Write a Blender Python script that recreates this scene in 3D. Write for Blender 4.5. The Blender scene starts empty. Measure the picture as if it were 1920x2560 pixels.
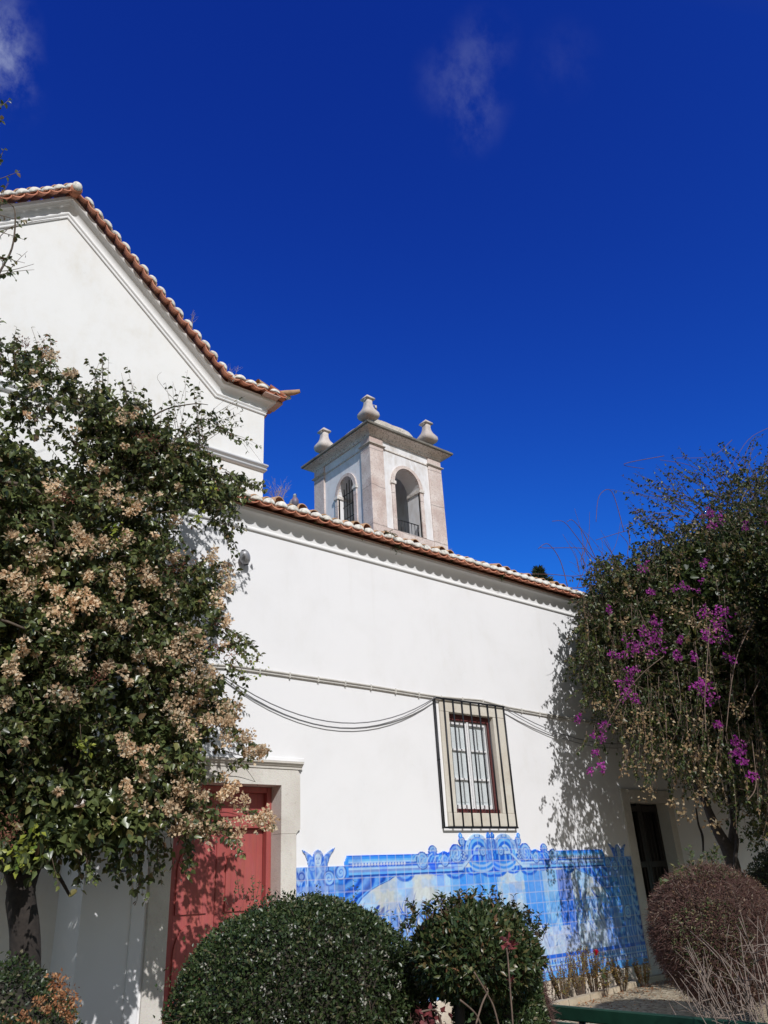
import bpy, math, random
import numpy as np
from mathutils import Vector, Matrix
rad = math.radians
scene = bpy.context.scene
C = scene.collection
rng = np.random.default_rng(7)
random.seed(7)
# ------------------------------------------------------------------ camera
FPX = 1954.0
RC = np.array([[0.77124754, -0.23984889, -0.5896183],
               [-0.634594, -0.36201147, -0.68281634],
               [-0.04967585, 0.90078866, -0.43140712]])
CAMZ = 1.6
cam_data = bpy.data.cameras.new('camera')
cam = bpy.data.objects.new('camera', cam_data)
C.objects.link(cam)
cam.matrix_world = Matrix([list(RC[0]) + [0], list(RC[1]) + [0], list(RC[2]) + [CAMZ], [0, 0, 0, 1]])
cam_data.sensor_fit = 'HORIZONTAL'
cam_data.sensor_width = 36.0
cam_data.lens = 36.0 * FPX / 1920.0
cam_data.clip_start = 0.05
cam_data.clip_end = 2000
scene.camera = cam
# ------------------------------------------------------------------ sun and sky
SUN_AZ, SUN_EL = rad(20), rad(38.5)          # azimuth measured from the wall normal, towards -X
SUN = Vector((-math.sin(SUN_AZ) * math.cos(SUN_EL), -math.cos(SUN_AZ) * math.cos(SUN_EL), math.sin(SUN_EL)))
sd = bpy.data.lights.new('sun', 'SUN')
sd.energy = 3.75
sd.angle = rad(0.53)
sd.color = (1.0, 0.98, 0.965)
so = bpy.data.objects.new('sun', sd)
C.objects.link(so)
so.location = (-6, -12, 12)
so.rotation_euler = SUN.to_track_quat('Z', 'Y').to_euler()
world = bpy.data.worlds.new('World')
scene.world = world
world.use_nodes = True
wn = world.node_tree
wn.nodes.clear()
def wnode(t, **k):
    n = wn.nodes.new(t)
    for a, b in k.items():
        setattr(n, a, b)
    return n
w_out = wnode('ShaderNodeOutputWorld')
w_bg = wnode('ShaderNodeBackground')
w_bg.inputs['Strength'].default_value = 0.12
sky = wnode('ShaderNodeTexSky', sky_type='NISHITA', sun_disc=False)
sky.sun_elevation = SUN_EL
sky.sun_rotation = math.pi + SUN_AZ
sky.altitude = 100
sky.air_density = 1.0
sky.dust_density = 0.2
sky.ozone_density = 3.0
# deep polarised blue away from the sun, sun-side sky tinted and dimmed to neutralise shade
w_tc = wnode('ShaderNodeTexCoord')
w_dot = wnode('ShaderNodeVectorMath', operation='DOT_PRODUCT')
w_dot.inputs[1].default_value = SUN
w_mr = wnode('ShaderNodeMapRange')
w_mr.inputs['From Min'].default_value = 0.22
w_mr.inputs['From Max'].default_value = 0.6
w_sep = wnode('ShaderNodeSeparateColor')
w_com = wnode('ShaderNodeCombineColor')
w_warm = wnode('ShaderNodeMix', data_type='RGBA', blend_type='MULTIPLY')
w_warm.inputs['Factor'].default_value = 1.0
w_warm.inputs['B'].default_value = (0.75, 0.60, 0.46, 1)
w_mix = wnode('ShaderNodeMix', data_type='RGBA')
L = wn.links.new
L(w_tc.outputs['Generated'], w_dot.inputs[0])
L(w_dot.outputs['Value'], w_mr.inputs['Value'])
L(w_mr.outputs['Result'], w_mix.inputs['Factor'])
L(sky.outputs['Color'], w_sep.inputs[0])
for ch, (pw, kk) in enumerate(((1.49, 0.0742), (1.92, 0.216), (1.21, 0.967))):
    a = wnode('ShaderNodeMath', operation='POWER')
    a.inputs[1].default_value = pw
    b = wnode('ShaderNodeMath', operation='MULTIPLY')
    b.inputs[1].default_value = kk
    L(w_sep.outputs[ch], a.inputs[0]); L(a.outputs[0], b.inputs[0]); L(b.outputs[0], w_com.inputs[ch])
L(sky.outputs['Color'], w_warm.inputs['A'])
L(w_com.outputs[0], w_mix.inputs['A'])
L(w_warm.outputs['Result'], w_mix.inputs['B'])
# thin wisps of high cloud, fixed in the sky by direction
def pix_dir(px, py):
    d = RC @ np.array([(px - 960) / FPX, -(py - 1280) / FPX, -1.0])
    return d / np.linalg.norm(d)
prev = w_mix.outputs['Result']
w_map = wnode('ShaderNodeMapping')
w_map.inputs['Scale'].default_value = (12, 12, 4)
w_map.inputs['Rotation'].default_value = (0.3, 0.5, 0.2)
w_noise = wnode('ShaderNodeTexNoise')
w_noise.inputs['Scale'].default_value = 1.6
w_noise.inputs['Detail'].default_value = 7
w_noise.inputs['Roughness'].default_value = 0.62
w_noise.inputs['Distortion'].default_value = 0.0
L(w_tc.outputs['Generated'], w_map.inputs['Vector'])
L(w_map.outputs['Vector'], w_noise.inputs['Vector'])
for (px, py, radius, amt) in ((1205, 120, 0.05, 0.06), (1135, 200, 0.055, 0.065), (1190, 265, 0.05, 0.06), (1185, 330, 0.04, 0.04), (-25, 60, 0.055, 0.32), (-15, 150, 0.055, 0.38), (20, 220, 0.045, 0.07), (1410, 150, 0.05, 0.018)):
    dd = wnode('ShaderNodeVectorMath', operation='DISTANCE')
    dd.inputs[1].default_value = pix_dir(px, py)
    L(w_tc.outputs['Generated'], dd.inputs[0])
    m1 = wnode('ShaderNodeMapRange', interpolation_type='SMOOTHSTEP')
    m1.inputs['From Min'].default_value = radius
    m1.inputs['From Max'].default_value = 0.0
    L(dd.outputs['Value'], m1.inputs['Value'])
    m2 = wnode('ShaderNodeMapRange', interpolation_type='SMOOTHSTEP')
    m2.inputs['From Min'].default_value = 0.36
    m2.inputs['From Max'].default_value = 0.68
    L(w_noise.outputs['Fac'], m2.inputs['Value'])
    mm = wnode('ShaderNodeMath', operation='MULTIPLY')
    L(m1.outputs['Result'], mm.inputs[0])
    L(m2.outputs['Result'], mm.inputs[1])
    ms = wnode('ShaderNodeMath', operation='MULTIPLY')
    L(mm.outputs[0], ms.inputs[0])
    ms.inputs[1].default_value = amt
    mx = wnode('ShaderNodeMix', data_type='RGBA')
    L(ms.outputs[0], mx.inputs['Factor'])
    L(prev, mx.inputs['A'])
    mx.inputs['B'].default_value = (5.0, 5.6, 7.0, 1)
    prev = mx.outputs['Result']
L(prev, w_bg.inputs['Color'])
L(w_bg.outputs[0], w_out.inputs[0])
scene.view_settings.view_transform = 'Standard'
scene.view_settings.look = 'None'
scene.view_settings.exposure = 0.0
scene.view_settings.gamma = 1.0
scene.render.engine = 'CYCLES'
scene.cycles.max_bounces = 8
scene.cycles.transparent_max_bounces = 16

# ------------------------------------------------------------------ points measured off the survey of the site
def ray(px, py):
    return RC @ np.array([(px - 960) / FPX, -(py - 1280) / FPX, -1.0])
def on_y(px, py, Y):
    d = ray(px, py)
    p = d * (Y / d[1])
    return Vector((p[0], Y, p[2] + CAMZ))
def on_x(px, py, X):
    d = ray(px, py)
    p = d * (X / d[0])
    return Vector((X, p[1], p[2] + CAMZ))
def at_h(px, py, h):
    d = ray(px, py)
    p = d * (h / math.hypot(d[0], d[1]))
    return Vector((p[0], p[1], p[2] + CAMZ))

# ------------------------------------------------------------------ materials
def new_mat(name):
    m = bpy.data.materials.new(name)
    m.use_nodes = True
    nt = m.node_tree
    b = nt.nodes['Principled BSDF']
    return m, nt, b
def N(nt, t, **k):
    n = nt.nodes.new(t)
    for a, b in k.items():
        setattr(n, a, b)
    return n
def noise(nt, scale, detail=5, rough=0.55, dist=0.0, vec=None, stretch=None):
    n = N(nt, 'ShaderNodeTexNoise')
    n.inputs['Scale'].default_value = scale
    n.inputs['Detail'].default_value = detail
    n.inputs['Roughness'].default_value = rough
    n.inputs['Distortion'].default_value = dist
    if stretch or vec is None:
        g = N(nt, 'ShaderNodeNewGeometry')
        src = g.outputs['Position']
        if stretch:
            mp = N(nt, 'ShaderNodeMapping')
            mp.inputs['Scale'].default_value = stretch
            nt.links.new(src, mp.inputs['Vector'])
            src = mp.outputs['Vector']
        nt.links.new(src, n.inputs['Vector'])
    return n
def ramp(nt, fac, stops, interp='LINEAR'):
    r = N(nt, 'ShaderNodeValToRGB')
    r.color_ramp.interpolation = interp
    el = r.color_ramp.elements
    while len(el) < len(stops):
        el.new(0.5)
    for e, (p, c) in zip(el, stops):
        e.position = p
        e.color = (c[0], c[1], c[2], 1) if len(c) == 3 else c
    nt.links.new(fac, r.inputs['Fac'])
    return r
def mixc(nt, fac, a, b, mode='MIX'):
    m = N(nt, 'ShaderNodeMix', data_type='RGBA', blend_type=mode)
    for s, v in (('Factor', fac), ('A', a), ('B', b)):
        if isinstance(v, (int, float)):
            m.inputs[s].default_value = v
        elif isinstance(v, tuple):
            m.inputs[s].default_value = (v[0], v[1], v[2], 1)
        else:
            nt.links.new(v, m.inputs[s])
    return m.outputs['Result']
def bump(nt, b, height, strength=0.3, dist=0.01):
    n = N(nt, 'ShaderNodeBump')
    n.inputs['Strength'].default_value = strength
    n.inputs['Distance'].default_value = dist
    nt.links.new(height, n.inputs['Height'])
    nt.links.new(n.outputs['Normal'], b.inputs['Normal'])
def simple(name, col, rough=0.6, metal=0.0, var=0.15, scale=12, bs=0.2):
    m, nt, b = new_mat(name)
    n = noise(nt, scale, 6)
    lo = tuple(max(0, c * (1 - var)) for c in col)
    hi = tuple(min(1, c * (1 + var)) for c in col)
    r = ramp(nt, n.outputs['Fac'], [(0.3, lo), (0.7, hi)])
    nt.links.new(r.outputs['Color'], b.inputs['Base Color'])
    b.inputs['Roughness'].default_value = rough
    b.inputs['Metallic'].default_value = metal
    bump(nt, b, n.outputs['Fac'], bs, 0.004)
    return m
def plaster(name, base, stain, amount=0.35, lowdirt=None, thr=0.5):
    m, nt, b = new_mat(name)
    n1 = noise(nt, 0.9, 8, 0.62, 0.4)
    n2 = noise(nt, 7.0, 8, 0.6, 0.0, stretch=(1, 1, 0.45))
    n3 = noise(nt, 90.0, 3, 0.5)
    n4 = noise(nt, 3.2, 2, 0.5, 0.2)
    r1 = ramp(nt, n1.outputs['Fac'], [(thr, (0, 0, 0)), (thr + .3, (1, 1, 1))])
    r2 = ramp(nt, n2.outputs['Fac'], [(thr, (0, 0, 0)), (thr + .35, (1, 1, 1))])
    mu = mixc(nt, 1.0, r1.outputs['Color'], r2.outputs['Color'], 'MULTIPLY')
    c1 = mixc(nt, r1.outputs['Color'], base, tuple(x * 0.955 for x in base))
    am = N(nt, 'ShaderNodeMath', operation='MULTIPLY')
    nt.links.new(mu, am.inputs[0])
    am.inputs[1].default_value = amount
    c2 = mixc(nt, am.outputs[0], c1, stain)
    # fine cracks and scuffs
    v = N(nt, 'ShaderNodeTexVoronoi', feature='DISTANCE_TO_EDGE')
    v.inputs['Scale'].default_value = 0.8
    g = N(nt, 'ShaderNodeNewGeometry')
    ad = N(nt, 'ShaderNodeVectorMath', operation='ADD')
    sc = N(nt, 'ShaderNodeVectorMath', operation='SCALE')
    sc.inputs['Scale'].default_value = 0.9
    nt.links.new(n4.outputs['Color'], sc.inputs[0])
    nt.links.new(g.outputs['Position'], ad.inputs[0])
    nt.links.new(sc.outputs[0], ad.inputs[1])
    nt.links.new(ad.outputs[0], v.inputs['Vector'])
    cr = ramp(nt, v.outputs['Distance'], [(0.0, (1, 1, 1)), (0.004, (0, 0, 0))])
    cm = mixc(nt, 1.0, cr.outputs['Color'], r1.outputs['Color'], 'MULTIPLY')
    cmh = N(nt, 'ShaderNodeMath', operation='MULTIPLY')
    nt.links.new(cm, cmh.inputs[0])
    cmh.inputs[1].default_value = 0.18
    c3 = mixc(nt, cmh.outputs[0], c2, (0.45, 0.43, 0.4))
    if lowdirt is not None:
        sz = N(nt, 'ShaderNodeSeparateXYZ'); nt.links.new(g.outputs['Position'], sz.inputs[0])
        dr = noise(nt, 5.0, 5, 0.6, 0.1, stretch=(1.6, 1, 0.10))
        dm = ramp(nt, dr.outputs['Fac'], [(0.56, (0, 0, 0)), (0.75, (1, 1, 1))])
        hz = N(nt, 'ShaderNodeMapRange'); hz.inputs['From Min'].default_value = 4.2; hz.inputs['From Max'].default_value = 6.1; hz.inputs['To Max'].default_value = 0.18
        nt.links.new(sz.outputs['Z'], hz.inputs['Value'])
        c3 = mixc(nt, mixc(nt, 1.0, dm.outputs['Color'], hz.outputs['Result'], 'MULTIPLY'), c3, (0.56, 0.54, 0.5))
        sp = N(nt, 'ShaderNodeSeparateXYZ')
        nt.links.new(g.outputs['Position'], sp.inputs[0])
        wob = N(nt, 'ShaderNodeMath', operation='MULTIPLY_ADD')
        nt.links.new(n2.outputs['Fac'], wob.inputs[0])
        wob.inputs[1].default_value = -0.5
        nt.links.new(sp.outputs['Z'], wob.inputs[2])
        lr = N(nt, 'ShaderNodeMapRange')
        lr.inputs['From Min'].default_value = 0.25
        lr.inputs['From Max'].default_value = -0.25
        nt.links.new(wob.outputs[0], lr.inputs['Value'])
        c3 = mixc(nt, lr.outputs['Result'], c3, lowdirt)
    nt.links.new(c3, b.inputs['Base Color'])
    b.inputs['Roughness'].default_value = 0.85
    hb = mixc(nt, 0.5, n3.outputs['Fac'], n2.outputs['Fac'])
    bump(nt, b, hb, 0.25, 0.006)
    return m
M = {}
M['plaster'] = plaster('white_limewash', (0.80, 0.80, 0.815), (0.62, 0.59, 0.53), 0.3, (0.6, 0.52, 0.42), 0.44)
M['plaster_old'] = plaster('aged_limewash', (0.79, 0.79, 0.785), (0.62, 0.57, 0.47), 0.6, None, 0.42)
M['tower_white'] = plaster('weathered_tower_limewash', (0.78, 0.78, 0.80), (0.42, 0.36, 0.3), 0.9, None, 0.38)
M['cornice_white'] = plaster('cornice_limewash', (0.76, 0.76, 0.76), (0.5, 0.48, 0.45), 0.5)

def stone_mat(name, a, b_, dark, patch=0.45, joints=None):
    m, nt, b = new_mat(name)
    n1 = noise(nt, 1.7, 6, 0.6, 0.6)
    n2 = noise(nt, 22, 6, 0.65)
    n3 = noise(nt, 60, 4, 0.6)
    r1 = ramp(nt, n1.outputs['Fac'], [(0.35, a), (0.62, b_)])
    r2 = ramp(nt, n2.outputs['Fac'], [(0.55 - .12 * max(0, patch - .6), (0, 0, 0)), (0.78 - .12 * max(0, patch - .6), (1, 1, 1))])
    f = N(nt, 'ShaderNodeMath', operation='MULTIPLY')
    nt.links.new(r2.outputs['Color'], f.inputs[0])
    f.inputs[1].default_value = patch
    c = mixc(nt, f.outputs[0], r1.outputs['Color'], dark)
    c = mixc(nt, 0.25, c, n3.outputs['Color'], 'SOFT_LIGHT')
    h = n3.outputs['Fac']
    if joints:
        g = N(nt, 'ShaderNodeNewGeometry')
        sp = N(nt, 'ShaderNodeSeparateXYZ')
        nt.links.new(g.outputs['Position'], sp.inputs[0])
        ad = N(nt, 'ShaderNodeMath', operation='MULTIPLY_ADD')
        nt.links.new(n1.outputs['Fac'], ad.inputs[0])
        ad.inputs[1].default_value = 0.15
        nt.links.new(sp.outputs['Z'], ad.inputs[2])
        pp = N(nt, 'ShaderNodeMath', operation='PINGPONG')
        nt.links.new(ad.outputs[0], pp.inputs[0])
        pp.inputs[1].default_value = joints
        lt = ramp(nt, pp.outputs[0], [(0.0, (1, 1, 1)), (0.018, (0, 0, 0))])
        hf = N(nt, 'ShaderNodeMath', operation='MULTIPLY')
        nt.links.new(lt.outputs['Color'], hf.inputs[0])
        hf.inputs[1].default_value = 0.7
        c = mixc(nt, hf.outputs[0], c, tuple(x * 0.45 for x in dark))
    nt.links.new(c, b.inputs['Base Color'])
    b.inputs['Roughness'].default_value = 0.8
    bump(nt, b, h, 0.45, 0.01)
    return m
M['lioz'] = stone_mat('pale_limestone', (0.56, 0.52, 0.47), (0.66, 0.63, 0.58), (0.33, 0.28, 0.22), 0.4)
M['tower_stone'] = stone_mat('pinkish_tower_stone', (0.52, 0.41, 0.37), (0.70, 0.62, 0.58), (0.26, 0.20, 0.18), 0.9, 0.56)
M['tower_cornice'] = stone_mat('weathered_cornice_stone', (0.60, 0.55, 0.50), (0.74, 0.70, 0.66), (0.08, 0.075, 0.07), 1.0)
M['lichen_stone'] = stone_mat('lichen_blackened_stone', (0.5, 0.45, 0.39), (0.62, 0.58, 0.52), (0.05, 0.05, 0.045), 0.95)
M['black_lichen'] = stone_mat('black_lichen_edge', (0.10, 0.095, 0.085), (0.24, 0.22, 0.19), (0.03, 0.03, 0.03), 0.9)
M['window_stone'] = stone_mat('cream_window_stone', (0.56, 0.51, 0.43), (0.66, 0.63, 0.56), (0.38, 0.31, 0.23), 0.35)
M['plinth'] = stone_mat('beige_plinth_render', (0.55, 0.46, 0.36), (0.66, 0.58, 0.48), (0.3, 0.24, 0.18), 0.5)

def tile_mat(name, a, b_, dark, lichen=0.5):
    m, nt, b = new_mat(name)
    g = N(nt, 'ShaderNodeNewGeometry')
    r0 = ramp(nt, g.outputs['Random Per Island'], [(0.0, a), (1.0, b_)])
    n1 = noise(nt, 14, 6, 0.7)
    r1 = ramp(nt, n1.outputs['Fac'], [(0.5, (0, 0, 0)), (0.72, (1, 1, 1))])
    f = N(nt, 'ShaderNodeMath', operation='MULTIPLY')
    nt.links.new(r1.outputs['Color'], f.inputs[0])
    f.inputs[1].default_value = lichen
    c = mixc(nt, f.outputs[0], r0.outputs['Color'], dark)
    nt.links.new(c, b.inputs['Base Color'])
    b.inputs['Roughness'].default_value = 0.85
    n2 = noise(nt, 80, 4, 0.6)
    bump(nt, b, n2.outputs['Fac'], 0.4, 0.005)
    return m
M['terracotta'] = tile_mat('terracotta', (0.46, 0.17, 0.10), (0.60, 0.26, 0.16), (0.22, 0.10, 0.07), 0.45)
M['terracotta_old'] = tile_mat('lichened_terracotta', (0.36, 0.22, 0.12), (0.50, 0.30, 0.18), (0.13, 0.11, 0.08), 0.8)
M['mortar'] = tile_mat('white_mortar_cap', (0.66, 0.63, 0.57), (0.78, 0.76, 0.71), (0.16, 0.15, 0.11), 0.75)
M['soffit'] = tile_mat('pink_soffit_tile', (0.46, 0.33, 0.28), (0.54, 0.38, 0.33), (0.36, 0.22, 0.18), 0.3)
M['red_paint'] = simple('faded_red_paint', (0.345, 0.072, 0.066), 0.5, 0, 0.12, 4, 0.1)
def worn_paint():
    m, nt, b = new_mat('faded_red_door_paint')
    n1 = noise(nt, 2.2, 6, .6, .3, stretch=(1, 1, .35)); n2 = noise(nt, 30, 5, .65, 0, stretch=(1, 1, .12)); n3 = noise(nt, 9, 6, .7)
    r = ramp(nt, n1.outputs['Fac'], [(.3, (.30, .060, .055)), (.7, (.40, .095, .086))])
    c = mixc(nt, .35, r.outputs['Color'], n2.outputs['Color'], 'SOFT_LIGHT')
    w = ramp(nt, n3.outputs['Fac'], [(.66, (0, 0, 0)), (.72, (.55, .55, .55))])
    c = mixc(nt, w.outputs['Color'], c, (.19, .05, .045))
    g = N(nt, 'ShaderNodeNewGeometry'); sp = N(nt, 'ShaderNodeSeparateXYZ'); nt.links.new(g.outputs['Position'], sp.inputs[0])
    pp = N(nt, 'ShaderNodeMath', operation='PINGPONG'); pp.inputs[1].default_value = .085; nt.links.new(sp.outputs['X'], pp.inputs[0])
    jl = ramp(nt, pp.outputs[0], [(0, (.6, .6, .6)), (.0022, (0, 0, 0))])
    c = mixc(nt, jl.outputs['Color'], c, (.14, .03, .03))
    nt.links.new(c, b.inputs['Base Color']); b.inputs['Roughness'].default_value = .55
    bump(nt, b, n2.outputs['Fac'], .35, .004)
    return m
M['red_paint'] = worn_paint()
M['dark_red'] = simple('dark_red_paint', (0.16, 0.03, 0.03), 0.5, 0, 0.2, 20)
M['maroon'] = simple('flaking_maroon_paint', (0.10, 0.022, 0.022), 0.6, 0, 0.5, 45, 0.6)
M['iron'] = simple('black_iron', (0.016, 0.018, 0.024), 0.45, 0.3, 0.3, 30)
M['dark_wood'] = simple('blackened_wood', (0.022, 0.018, 0.018), 0.6, 0, 0.4, 15)
M['dark_void'] = simple('dark_interior', (0.02, 0.018, 0.02), 0.9)
M['white_paint'] = simple('flaking_white_paint', (0.74, 0.74, 0.75), 0.5, 0, 0.08, 40, 0.5)
M['shutter'] = simple('inner_white_shutter', (0.70, 0.75, 0.77), 0.6, 0, 0.05, 5)
M['conduit'] = simple('grey_painted_conduit', (0.56, 0.54, 0.50), 0.5, 0, 0.1, 10)
M['cable'] = simple('grey_cable', (0.2, 0.2, 0.21), 0.6)
M['lamp'] = simple('grey_lamp_metal', (0.34, 0.34, 0.36), 0.45, 0.3, 0.15, 20)
M['lamp_dark'] = simple('dark_lamp_rim', (0.03, 0.03, 0.04), 0.5)
M['sign_blue'] = simple('dark_blue_enamel', (0.03, 0.04, 0.14), 0.3)
M['bench'] = simple('dark_green_bench_paint', (0.012, 0.05, 0.032), 0.42, 0, 0.3, 9)
M['bark'] = simple('grey_brown_bark', (0.10, 0.075, 0.055), 0.9, 0, 0.4, 25, 0.8)
M['bark_dark'] = simple('dark_bark', (0.030, 0.023, 0.019), 0.9, 0, 0.4, 25, 0.8)
M['twig'] = simple('brown_twig', (0.14, 0.095, 0.07), 0.85, 0, 0.4, 30)
M['twig_red'] = simple('reddish_twig', (0.13, 0.065, 0.055), 0.85, 0, 0.4, 30)
M['twig_mid'] = simple('weathered_twig', (0.22, 0.17, 0.14), 0.85, 0, 0.3, 30)
M['twig_pale'] = simple('bleached_twig', (0.34, 0.27, 0.22), 0.85, 0, 0.3, 30)
M['bell'] = simple('dark_bronze', (0.03, 0.03, 0.03), 0.5, 0.7)

def leaf_mat(name, stops, rough=0.42, trans=0.28, spec=0.5):
    """colour chosen leaf by leaf"""
    m, nt, b = new_mat(name)
    g = N(nt, 'ShaderNodeNewGeometry')
    r = ramp(nt, g.outputs['Random Per Island'], stops)
    n = noise(nt, 1.3, 3, 0.5)
    hv = N(nt, 'ShaderNodeHueSaturation')
    mr = N(nt, 'ShaderNodeMapRange')
    mr.inputs['From Min'].default_value = 0.3
    mr.inputs['From Max'].default_value = 0.7
    mr.inputs['To Min'].default_value = 0.7
    mr.inputs['To Max'].default_value = 1.3
    nt.links.new(n.outputs['Fac'], mr.inputs['Value'])
    nt.links.new(mr.outputs['Result'], hv.inputs['Value'])
    nt.links.new(r.outputs['Color'], hv.inputs['Color'])
    nt.links.new(hv.outputs['Color'], b.inputs['Base Color'])
    b.inputs['Roughness'].default_value = rough
    b.inputs['Specular IOR Level'].default_value = spec
    t = N(nt, 'ShaderNodeBsdfTranslucent')
    nt.links.new(hv.outputs['Color'], t.inputs['Color'])
    mx = N(nt, 'ShaderNodeMixShader')
    mx.inputs['Fac'].default_value = trans
    nt.links.new(b.outputs[0], mx.inputs[1])
    nt.links.new(t.outputs[0], mx.inputs[2])
    nt.links.new(mx.outputs[0], nt.nodes['Material Output'].inputs['Surface'])
    return m
M['leaf_left'] = leaf_mat('bougainvillea_leaf', [(0.0, (0.038, 0.058, 0.020)), (0.35, (0.088, 0.115, 0.040)), (0.7, (0.14, 0.17, 0.058)), (0.90, (0.20, 0.22, 0.065)), (0.965, (0.22, 0.16, 0.07)), (1.0, (0.18, 0.11, 0.06))], 0.33, 0.3, 0.7)
M['leaf_yellow'] = leaf_mat('yellow_green_leaf', [(0.0, (0.20, 0.24, 0.03)), (0.6, (0.34, 0.36, 0.05)), (1.0, (0.12, 0.2, 0.03))])
M['leaf_right'] = leaf_mat('vine_leaf', [(0.0, (0.020, 0.036, 0.011)), (0.4, (0.050, 0.075, 0.021)), (0.72, (0.090, 0.112, 0.030)), (0.88, (0.14, 0.14, 0.036)), (0.96, (0.16, 0.105, 0.045)), (1.0, (0.28, 0.19, 0.10))])
M['leaf_dry'] = leaf_mat('dry_vine_leaf', [(0.0, (0.16, 0.10, 0.05)), (0.5, (0.32, 0.22, 0.12)), (0.85, (0.42, 0.32, 0.18)), (1.0, (0.5, 0.42, 0.3))], 0.8, 0.3, 0.2)
M['bract_tan'] = leaf_mat('dried_tan_bract', [(0.0, (0.55, 0.34, 0.20)), (0.3, (0.74, 0.54, 0.35)), (0.75, (0.82, 0.66, 0.46)), (1.0, (0.80, 0.72, 0.56))], 0.8, 0.42, 0.15)
M['bract_rust'] = leaf_mat('rusty_bract', [(0.0, (0.12, 0.045, 0.035)), (0.6, (0.25, 0.10, 0.07)), (1.0, (0.35, 0.17, 0.11))], 0.8, 0.3, 0.15)
M['bract_magenta'] = leaf_mat('magenta_bract', [(0.0, (0.22, 0.02, 0.20)), (0.5, (0.38, 0.035, 0.34)), (0.85, (0.46, 0.10, 0.34)), (1.0, (0.42, 0.2, 0.32))], 0.7, 0.4, 0.2)
M['leaf_box'] = leaf_mat('box_leaf', [(0.0, (0.020, 0.036, 0.012)), (0.5, (0.040, 0.066, 0.022)), (0.85, (0.068, 0.096, 0.032)), (0.96, (0.11, 0.11, 0.045)), (1.0, (0.2, 0.17, 0.11))], 0.38, 0.15)
M['leaf_privet'] = leaf_mat('privet_leaf', [(0.0, (0.022, 0.040, 0.015)), (0.45, (0.045, 0.070, 0.025)), (0.8, (0.075, 0.092, 0.030)), (0.93, (0.13, 0.10, 0.04)), (1.0, (0.17, 0.08, 0.045))], 0.36, 0.2)
M['leaf_brown'] = leaf_mat('dead_box_leaf', [(0.0, (0.06, 0.033, 0.022)), (0.5, (0.11, 0.065, 0.045)), (0.9, (0.16, 0.10, 0.06)), (1.0, (0.3, 0.24, 0.18))], 0.8, 0.2, 0.2)
M['leaf_orange'] = leaf_mat('orange_dead_leaf', [(0.0, (0.22, 0.085, 0.04)), (0.6, (0.36, 0.16, 0.07)), (1.0, (0.5, 0.32, 0.18))], 0.8, 0.25, 0.2)
M['leaf_hedge'] = leaf_mat('wilted_hedge_leaf', [(0.0, (0.14, 0.07, 0.03)), (0.45, (0.26, 0.15, 0.05)), (0.8, (0.33, 0.26, 0.07)), (1.0, (0.12, 0.16, 0.05))], 0.7, 0.3, 0.2)
M['leaf_weed'] = leaf_mat('weed_leaf', [(0.0, (0.05, 0.09, 0.03)), (0.6, (0.10, 0.13, 0.05)), (1.0, (0.3, 0.24, 0.12))], 0.6, 0.3)
M['leaf_red'] = leaf_mat('dark_red_leaf', [(0.0, (0.10, 0.02, 0.025)), (1.0, (0.22, 0.05, 0.05))], 0.5, 0.25)
M['rose'] = leaf_mat('red_rose_petal', [(0.0, (0.55, 0.005, 0.03)), (1.0, (0.75, 0.02, 0.06))], 0.5, 0.3)
M['blossom'] = leaf_mat('pale_dead_blossom', [(0.0, (0.35, 0.33, 0.27)), (1.0, (0.6, 0.58, 0.5))], 0.7, 0.3)
M['conifer'] = leaf_mat('conifer_needle', [(0.0, (0.03, 0.045, 0.02)), (1.0, (0.06, 0.08, 0.03))], 0.7, 0.1)
M['core'] = simple('dark_bush_core', (0.03, 0.026, 0.018), 0.95, 0, 0.5, 20, 1.0)  # dark colours for the solid cores that block light inside bushes
M['core_brown'] = simple('dark_brown_core', (0.055, 0.035, 0.028), 0.95, 0, 0.5, 20, 1.0)

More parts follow.
